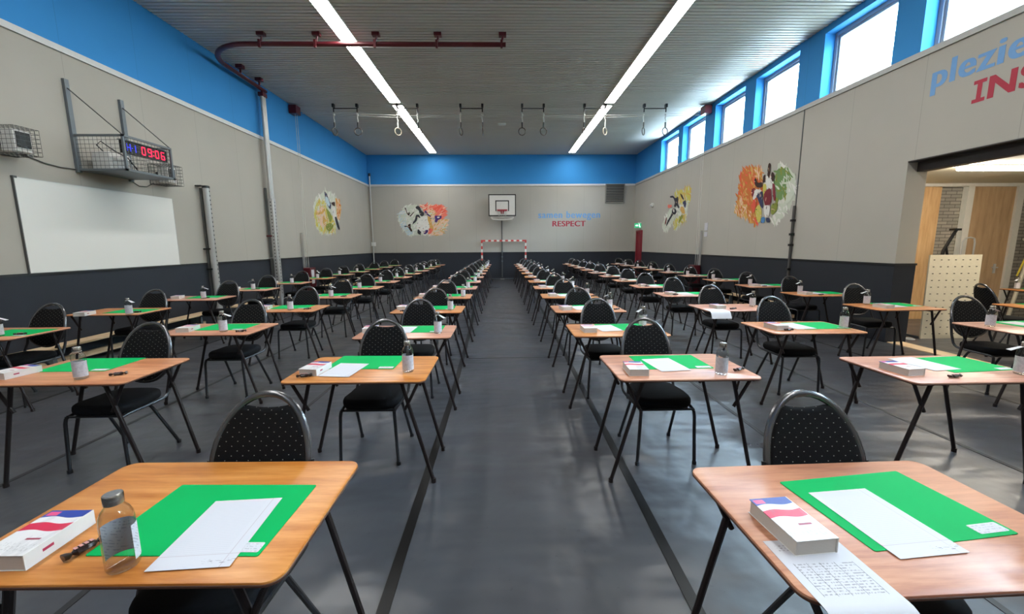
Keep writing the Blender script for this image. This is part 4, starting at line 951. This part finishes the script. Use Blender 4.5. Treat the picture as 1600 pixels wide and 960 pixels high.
MURALS = {
 "window_track": [('pale', 's', [(9.24, 3.3), (9.01, 3.2), (8.66, 2.87), (8.64, 2.57), (8.69, 2.4), (8.87, 2.21), (9.11, 1.96), (9.3, 2.06), (9.22, 2.35), (9.02, 2.51), (9.25, 2.96)]), ('orange', 's', [(10.44, 3.41), (10.09, 3.36), (9.81, 3.2), (9.74, 3.0), (9.7, 2.81), (9.72, 2.55), (9.79, 2.32), (9.85, 2.02), (10.17, 2.17), (10.62, 2.31), (10.73, 2.57), (10.71, 2.94), (10.71, 3.23), (10.58, 3.37)]), ('amber', 's', [(10.09, 3.36), (9.8, 3.24), (9.74, 3.0), (9.92, 3.07), (10.11, 3.23)]), ('amber', 's', [(10.73, 2.57), (10.52, 2.63), (10.08, 2.31), (9.87, 1.98), (10.2, 2.13), (10.82, 2.36)]), ('green', 's', [(9.27, 3.13), (9.06, 3.16), (8.88, 3.06), (8.73, 3.02), (8.65, 2.94), (8.75, 2.84), (8.86, 2.7), (8.86, 2.52), (9.18, 2.45), (9.25, 2.79)]), ('pale', 's', [(8.76, 2.9), (8.63, 2.87), (8.64, 2.57), (8.79, 2.38), (8.94, 2.32), (8.86, 2.52), (8.84, 2.73)]), ('yellow', 'f', [(9.95, 2.34), (9.78, 2.48), (9.66, 2.31), (9.66, 2.08), (9.78, 2.03)]), ('olive', 'f', [(9.35, 2.43), (9.12, 2.43), (9.12, 2.27), (9.31, 2.17)]), ('brown', 'f', [(9.57, 3.33), (9.52, 3.35), (9.47, 3.31), (9.47, 3.2), (9.47, 3.05), (9.54, 3.06), (9.57, 3.21)]), ('white', 'f', [(9.64, 3.08), (9.37, 3.04), (9.28, 2.79), (9.39, 2.77), (9.6, 2.79), (9.68, 2.92)]), ('brown', 'f', [(9.57, 3.1), (9.46, 3.09), (9.49, 2.98)]), ('brown', 'f', [(9.72, 3.09), (9.62, 3.13), (9.62, 2.93), (9.72, 2.95)]), ('brown', 'f', [(9.43, 3.11), (9.37, 3.13), (9.31, 3.07), (9.3, 2.92), (9.38, 2.91)]), ('yellow', 'f', [(9.7, 2.9), (9.56, 2.9), (9.56, 2.68), (9.65, 2.61)]), ('maroon', 'f', [(9.62, 2.72), (9.4, 2.81), (9.32, 2.5), (9.4, 2.36), (9.55, 2.42), (9.64, 2.58)]), ('maroon', 'f', [(9.37, 2.89), (9.27, 2.84), (9.19, 2.48), (9.27, 2.5)]), ('white', 'f', [(9.61, 2.42), (9.37, 2.42), (9.37, 2.14), (9.55, 2.17)]), ('navy', 'f', [(9.48, 2.13), (9.33, 2.12), (9.34, 2.03), (9.46, 2.04)]), ('blue', 'f', [(9.64, 2.16), (9.5, 2.15), (9.53, 2.02), (9.66, 2.04)]), ('brown', 'f', [(10.04, 3.08), (9.99, 3.1), (9.89, 2.96), (9.72, 2.97), (9.7, 2.83), (9.93, 2.87), (10.0, 2.94)]), ('maroon', 'f', [(10.13, 2.85), (9.99, 2.86), (9.9, 2.68), (10.08, 2.66)]), ('white', 'f', [(9.97, 2.84), (9.72, 2.79), (9.71, 2.7), (9.85, 2.67), (10.02, 2.58), (10.04, 2.64)]), ('navy', 'f', [(9.92, 2.68), (9.68, 2.77), (9.65, 2.54), (9.6, 2.35), (9.69, 2.39), (9.82, 2.58)]), ('red', 'f', [(10.05, 2.58), (9.89, 2.6), (9.92, 2.33), (10.01, 2.26)])] ,
 "back": [('pale', 's', [(-4.58, 3.03), (-4.35, 3.35), (-3.83, 3.37), (-3.5, 2.85), (-3.15, 2.57), (-3.17, 2.04), (-3.81, 2.03), (-4.17, 1.99), (-4.46, 2.25), (-4.64, 2.58), (-4.66, 2.83)]), ('peach', 's', [(-3.27, 2.69), (-2.42, 2.73), (-2.5, 2.41), (-2.65, 2.22), (-2.73, 2.02), (-3.25, 2.03)]), ('coral', 's', [(-3.66, 3.37), (-3.17, 3.39), (-2.69, 3.35), (-2.52, 3.15), (-2.51, 2.96), (-2.67, 2.73), (-3.01, 2.83), (-3.2, 2.96), (-3.49, 3.08), (-3.6, 3.22)]), ('red', 's', [(-3.19, 3.31), (-2.73, 3.31), (-2.64, 3.1), (-2.9, 3.02), (-3.06, 3.15)]), ('peach', 's', [(-3.33, 3.14), (-3.09, 3.16), (-3.04, 2.85), (-3.19, 2.75), (-3.32, 2.96)]), ('bluepale', 's', [(-4.62, 3.03), (-4.4, 3.08), (-4.3, 2.73), (-4.33, 2.5), (-4.08, 2.11), (-4.27, 2.03), (-4.53, 2.33), (-4.65, 2.74)]), ('white', 'f', [(-3.72, 2.81), (-3.36, 2.92), (-3.27, 2.5), (-3.27, 2.18), (-3.65, 2.1), (-3.88, 2.3), (-3.83, 2.62)]), ('dark', 'f', [(-3.88, 3.27), (-3.8, 3.33), (-3.7, 3.3), (-3.61, 3.1), (-3.5, 3.02), (-3.52, 2.91), (-3.6, 2.86), (-3.7, 2.91), (-3.74, 3.14), (-3.86, 3.2)]), ('dark', 'f', [(-3.87, 2.93), (-3.73, 2.94), (-3.68, 2.77), (-3.78, 2.85), (-3.87, 2.63), (-4.05, 2.49), (-4.03, 2.58), (-3.92, 2.73)]), ('purple', 'f', [(-3.49, 3.1), (-3.41, 3.13), (-3.36, 3.0), (-3.2, 2.88), (-3.22, 2.83), (-3.38, 2.94), (-3.47, 3.02)]), ('amber', 'f', [(-3.36, 2.88), (-3.21, 2.81), (-3.16, 2.5), (-3.08, 2.32), (-3.19, 2.18), (-3.33, 2.1), (-3.26, 2.42), (-3.35, 2.69)]), ('coral', 'f', [(-3.3, 2.34), (-3.12, 2.3), (-3.21, 2.1), (-3.37, 2.06)]), ('purple', 'f', [(-3.48, 2.26), (-3.34, 2.27), (-3.35, 2.18), (-3.49, 2.06), (-3.57, 2.1)]), ('dark', 'f', [(-3.82, 2.3), (-3.76, 2.26), (-3.65, 2.14), (-3.73, 2.05), (-3.85, 2.11)]), ('purple', 'f', [(-3.04, 2.9), (-2.71, 2.88), (-2.73, 2.77), (-2.89, 2.71), (-2.94, 2.59), (-3.05, 2.61), (-3.01, 2.75)]), ('white', 'f', [(-2.94, 2.85), (-2.79, 2.82), (-2.89, 2.77)]), ('brown', 'f', [(-4.38, 3.27), (-4.32, 3.24), (-4.23, 2.97), (-4.18, 3.06), (-4.14, 3.02), (-4.17, 2.89), (-4.25, 2.93)]), ('brown', 'f', [(-4.15, 2.89), (-3.95, 3.08), (-3.93, 3.06), (-4.13, 2.83)]), ('brown', 'f', [(-4.25, 2.5), (-4.13, 2.56), (-4.13, 2.38), (-4.06, 2.21), (-4.11, 2.17), (-4.21, 2.32), (-4.27, 2.4)]), ('dark', 'f', [(-4.41, 2.45), (-4.29, 2.45), (-4.29, 2.41), (-4.41, 2.4)])] ,
 "window_far": [('pale', 's', [(15.03, 2.79), (14.3, 2.76), (14.59, 2.44), (15.19, 2.03), (15.51, 2.02), (15.7, 2.26), (15.41, 2.57)]), ('yellow', 's', [(14.71, 3.36), (14.02, 3.33), (13.69, 3.39), (13.44, 3.34), (13.43, 2.97), (13.69, 2.78), (14.23, 2.95), (14.59, 3.15)]), ('pale', 's', [(14.22, 2.83), (13.55, 2.93), (13.64, 2.42), (14.1, 2.22), (14.54, 2.03), (14.7, 2.21), (14.28, 2.57)]), ('yellow', 's', [(14.45, 2.43), (13.66, 2.53), (13.71, 2.28), (14.14, 2.24), (14.63, 2.05), (14.62, 2.33)]), ('dark', 'f', [(15.11, 3.25), (14.79, 3.24), (14.56, 3.11), (14.4, 3.18), (14.34, 3.07), (14.39, 2.94), (14.21, 2.79), (14.3, 2.76), (14.46, 2.89), (14.59, 2.81), (14.69, 2.88), (14.61, 3.0), (14.78, 3.17), (15.03, 3.19)]), ('dark', 'f', [(14.83, 2.79), (14.59, 2.79), (14.4, 2.66), (14.56, 2.57), (14.71, 2.6), (15.07, 2.35), (15.31, 2.16), (15.23, 2.36), (14.85, 2.62)]), ('white', 'f', [(14.75, 2.76), (14.63, 2.76), (14.59, 2.67), (14.71, 2.66)]), ('brown', 'f', [(14.26, 3.28), (14.04, 3.17), (13.89, 3.02), (13.98, 3.01), (14.18, 3.18)]), ('navy', 'f', [(14.01, 2.94), (13.76, 2.99), (13.7, 2.82), (13.77, 2.72), (13.91, 2.84)]), ('amber', 'f', [(14.13, 2.81), (13.86, 2.76), (13.75, 2.57), (13.92, 2.55), (14.15, 2.68)]), ('olive', 'f', [(14.13, 2.49), (13.87, 2.54), (13.94, 2.4), (14.23, 2.23)]), ('coral', 'f', [(15.26, 2.99), (14.85, 2.93), (14.88, 2.85), (15.19, 2.84)]), ('maroon', 'f', [(15.35, 2.51), (15.25, 2.52), (15.33, 2.3), (15.43, 2.25)])] ,
 "left": [('pale', 's', [(13.69, 3.07), (14.52, 3.42), (14.99, 3.4), (15.51, 3.21), (15.77, 2.91), (15.48, 2.44), (15.0, 2.04), (13.92, 1.97), (13.61, 2.12), (13.48, 2.54), (13.47, 2.75)]), ('yellow', 's', [(13.48, 2.58), (13.81, 3.05), (14.24, 3.08), (14.55, 2.79), (14.68, 2.47), (14.42, 2.02), (13.8, 2.06), (13.52, 2.33)]), ('amber', 's', [(15.3, 3.23), (15.66, 3.18), (15.77, 2.89), (15.54, 2.48), (15.31, 2.67)]), ('peach', 's', [(13.71, 2.73), (14.24, 2.85), (14.37, 2.53), (14.31, 2.22), (14.04, 2.17), (13.7, 2.45)]), ('yellow', 's', [(14.6, 2.54), (15.05, 2.61), (15.1, 2.06), (14.46, 1.98)]), ('navy', 'f', [(14.38, 3.37), (14.51, 3.35), (14.7, 3.12), (14.87, 3.01), (14.78, 2.79), (14.57, 2.92), (14.39, 3.17)]), ('bluepale', 'f', [(14.4, 3.22), (14.58, 3.22), (14.77, 3.0), (14.66, 2.89), (14.41, 3.04)]), ('brown', 'f', [(14.85, 3.04), (15.19, 3.13), (15.21, 2.96), (15.01, 2.96)]), ('white', 'f', [(14.9, 2.91), (15.16, 2.96), (15.24, 2.59), (15.01, 2.41), (14.86, 2.68)]), ('dark', 'f', [(15.09, 2.6), (15.29, 2.59), (15.53, 2.13), (15.35, 2.15), (15.12, 2.46)]), ('olive', 'f', [(14.38, 2.87), (14.76, 2.67), (14.88, 2.52), (14.66, 2.36), (14.55, 2.52)]), ('olive', 'f', [(14.28, 2.28), (14.66, 2.36), (14.99, 2.27), (14.56, 2.04), (14.3, 2.15)]), ('amber', 'f', [(13.53, 2.61), (13.99, 2.67), (14.24, 2.82), (14.32, 2.77), (14.17, 2.66), (14.03, 2.6), (13.6, 2.55)]), ('amber', 'f', [(14.16, 2.63), (14.26, 2.45), (14.49, 2.42), (14.2, 2.35), (14.05, 2.25)]), ('white', 'f', [(13.86, 3.25), (13.96, 3.24), (14.1, 3.04), (14.01, 3.0)])] }
PAL = {'pale': (200, 206, 190), 'orange': (196, 112, 58), 'amber': (206, 162, 92), 'green': (112, 142, 88), 'yellow': (200, 190, 96), 'olive': (132, 140, 66), 'brown': (66, 48, 42), 'white': (224, 222, 216),
       'maroon': (122, 48, 54), 'navy': (62, 66, 92), 'blue': (84, 130, 180), 'red': (222, 92, 72), 'peach': (226, 190, 164), 'coral': (228, 118, 102), 'bluepale': (188, 208, 216), 'dark': (56, 56, 62), 'purple': (72, 52, 110)}
PM = {k: plain('mural_paint_' + k, v, .75, 0, .2, .10, 9) for k, v in PAL.items()}
MIXP = {'pale': ['pale', 'pale', 'white'], 'orange': ['orange', 'orange', 'amber', 'red', 'orange'], 'amber': ['amber', 'orange', 'peach'], 'green': ['green', 'green', 'pale', 'olive'], 'yellow': ['yellow', 'yellow', 'amber', 'pale'],
        'coral': ['coral', 'coral', 'red', 'peach'], 'red': ['red', 'coral'], 'peach': ['peach', 'peach', 'pale', 'amber'], 'bluepale': ['bluepale', 'white', 'pale']}
def inside(p, poly):
    c = False; n = len(poly)
    for i in range(n):
        x1, y1 = poly[i]; x2, y2 = poly[i-1]
        if (y1 > p[1]) != (y2 > p[1]) and p[0] < (x2-x1)*(p[1]-y1)/(y2-y1)+x1: c = not c
    return c
def mural(key, to, label, ang):
    R_ = random.Random(len(key)*13+1); keys = list(PAL); t = empty('wall_mural'); tag(t, label, 'mural')
    bg = MB(); dep = .001
    for col, kind, poly in MURALS[key]:
        if kind != 's': continue
        base = []
        for i in range(len(poly)):
            a, b_ = Vector(poly[i]), Vector(poly[(i+1) % len(poly)])
            n_ = max(2, int((b_-a).length/.05))
            for j in range(n_): q = a.lerp(b_, j/n_); base.append((q.x+R_.gauss(0, .022), q.y+R_.gauss(0, .022)))
        bg.mi = keys.index(col); bg.add([to(x, z, dep) for x, z in base], [tuple(range(len(base)))]); dep += .0004
        xs = [q[0] for q in poly]; zs = [q[1] for q in poly]; ar = (max(xs)-min(xs))*(max(zs)-min(zs)); n = int(ar*330)
        for _ in range(n):
            q = (R_.uniform(min(xs)-.04, max(xs)+.04), R_.uniform(min(zs)-.04, max(zs)+.04))
            if not inside(q, poly): continue
            a = R_.gauss(ang, .45); L = R_.uniform(.05, .17); w = R_.uniform(.010, .030); d = dep + R_.uniform(0, .0012)
            ca, sa = math.cos(a), math.sin(a)
            pts = [(-L, -w*.4), (-L*.4, -w), (L*.5, -w), (L, -w*.2), (L*.9, w*.3), (L*.3, w), (-L*.5, w)]
            bg.mi = keys.index(R_.choice(MIXP.get(col, [col])))
            vs = [to(q[0]+u*ca-v*sa, q[1]+u*sa+v*ca, d) for u, v in pts]; bg.add(vs, [tuple(range(7))])
        dep += .0013
    bg.build('paint_strokes', [PM[k] for k in keys], t, smooth=0)
    fg = MB(); d = dep + .001
    for col, kind, poly in MURALS[key]:
        if kind != 'f': continue
        fg.mi = keys.index(col); n = len(poly); out = []
        for i in range(n):      # soften the outline with a cut at each corner
            a, b_ = Vector(poly[i]), Vector(poly[(i+1) % n])
            for f in (.2, .8): q = a.lerp(b_, f); out.append((q.x+R_.uniform(-.008, .008), q.y+R_.uniform(-.008, .008)))
        k = len(out); fg.add([to(x, z, d) for x, z in out] + [to(x, z, d-.0008) for x, z in out], [tuple(range(k))] + [(i, (i+1) % k, k+(i+1) % k, k+i) for i in range(k)])
        d += .0003
        xs = [q[0] for q in poly]; zs = [q[1] for q in poly]
        for _ in range(int((max(xs)-min(xs))*(max(zs)-min(zs))*200)+1):
            q = (R_.uniform(min(xs), max(xs)), R_.uniform(min(zs), max(zs)))
            if not inside(q, poly): continue
            a = R_.gauss(ang, .5); L = R_.uniform(.02, .055); w = R_.uniform(.006, .014); ca, sa = math.cos(a), math.sin(a)
            fg.mi = keys.index(R_.choice([col, col, col, col, col, 'peach', 'dark'])); fg.add([to(q[0]+u*ca-v*sa, q[1]+u*sa+v*ca, d) for u, v in ((-L, 0), (-L*.3, -w), (L, -w*.3), (L*.4, w), (-L*.5, w*.8))], [tuple(range(5))])
        d += .0003
    fg.build('painted_players', [PM[k] for k in keys], t, smooth=0)
mural('window_track', lambda a, z, d: (XR-d, a, z), 'mural of runners over orange and green paint on the window wall', 1.0)
mural('window_far', lambda a, z, d: (XR-d, a, z), 'mural of players over yellow paint on the far window wall', 1.1)
mural('back', lambda a, z, d: (a, D-d, z), 'mural of ball players over coral and white paint on the end wall', .5)
mural('left', lambda a, z, d: (XL+d, a, z), 'mural of athletes over pale yellow paint on the whiteboard wall', 1.2)
# ------------------------------------------------------------------ benches
def bench(x, y0, y1, label):
    t = empty('gym_bench', (x, (y0+y1)/2, 0)); tag(t, label, 'bench'); hl = (y1-y0)/2
    b = MB(); b.slab(rrect(.24, 2*hl, .02), .268, .30, .006); b.build('seat_board', M_BENCH, t)
    b = MB(); b.box(-.025, .025, -hl+.1, hl-.1, .06, .13); b.build('lower_beam', M_BENCH, t, smooth=0)
    for k in range(4):
        y = -hl+.3 + (2*hl-.6)*k/3
        b = MB(); b.slab([(-.11, .0), (.11, 0), (.09, .268), (-.09, .268)], -.025, .025, 0, 1, lambda u, v, w, y=y: (u, y+w, v)); b.build('leg', M_GREYST, t, smooth=0)
bench(-5.80, 3.6, 8.1, 'long wooden gym bench under the whiteboard'); bench(-5.78, 8.8, 10.5, 'wooden gym bench between the two aluminium posts'); bench(-5.80, 13.4, 17.0, 'wooden gym bench under the pale yellow mural')
bench(5.87, 8.0, 11.6, 'wooden gym bench under the orange and green mural')
# ------------------------------------------------------------------ store room things
t = empty('perforated_board', (7.25, 6.46, 0)); t.rotation_euler = (-.02, 0, .02); tag(t, 'cream board with rows of small holes standing in the store room', 'board')
MB().box(-.435, .435, 0, .022, 0, 1.36).build('panel', M_CREAM, t, smooth=0)
b = MB()
for i in range(7):
    for j in range(12):
        x = -.36+.72*i/6; z = .08+1.2*j/11; b.box(x-.013, x+.013, -.0025, .001, z-.006, z+.006)
b.build('holes', M_HOLE, t, smooth=0)
b = MB(); b.box(-.4, -.36, .022, .35, 0, .03); b.box(.36, .4, .022, .35, 0, .03); b.box(-.4, -.36, .02, .05, 0, .9); b.box(.36, .4, .02, .05, 0, .9); b.build('stand', M_GREYST, t, smooth=0)
t = empty('folded_trestle', (10.35, 7.9, 0)); tag(t, 'white folding trestle with yellow straps by the brown door', 'trestle')
b = MB(); b.tube([(-.30, 0, .0), (.0, 0, 1.75)], .03, 6); b.tube([(.55, 0, 0), (-.05, 0, 1.55)], .03, 6); b.tube([(-.1, .1, 1.6), (.6, .1, 2.0)], .03, 6); b.build('frame', M_CREAMP, t)
b = MB(); b.tube([(-.30, -.04, .9), (-.12, -.04, 1.5), (.25, -.04, 1.3), (.6, -.04, 1.15)], .014, 5); b.build('strap', plain('yellow_strap', (206, 186, 60), .6), t)
t = empty('chrome_hoop', (8.75, 7.9, 1.3)); tag(t, 'chrome hoop rising behind the perforated board', 'hoop')
b = MB(); b.tube([(.15, 0, -.2), (.15, 0, .25), (.2, 0, .33), (.3, 0, .35), (.38, 0, .33), (.4, 0, .25), (.4, 0, -.2)], .014, 6); b.tube([(.4, 0, -.2), (.4, 0, -1.3)], .014, 6); b.tube([(.15, 0, -.2), (.15, 0, -1.3)], .014, 6); b.build('hoop_tube', M_ALU, t)
t = empty('dark_stand', (8.75, 7.9, 1.3)); tag(t, 'dark slanted stand before the brick gap in the store room', 'stand')
b = MB(); b.tube([(-.25, 0, -.25), (-.2, 0, .1), (-.05, 0, .40), (.0, 0, .5)], .028, 6); b.mi = 0; b.box(-.09, .05, -.05, .05, .48, .52); b.tube([(-.02, .02, -1.3), (-.02, .02, -.2), (-.15, .0, .15)], .02, 6); b.build('stand_frame', M_BLACK, t)
t = empty('white_cord', (6.56, 6.38, 0)); tag(t, 'coiled white cord on the floor at the opening edge', 'cord')
b = MB(); b.tube([((.07+.012*math.sin(3*a))*math.cos(a), (.07+.01*math.cos(2*a))*math.sin(a), .012+.004*a/6) for a in (i*.35 for i in range(46))], .007, 5); b.build('coil', M_WHITEPL, t)
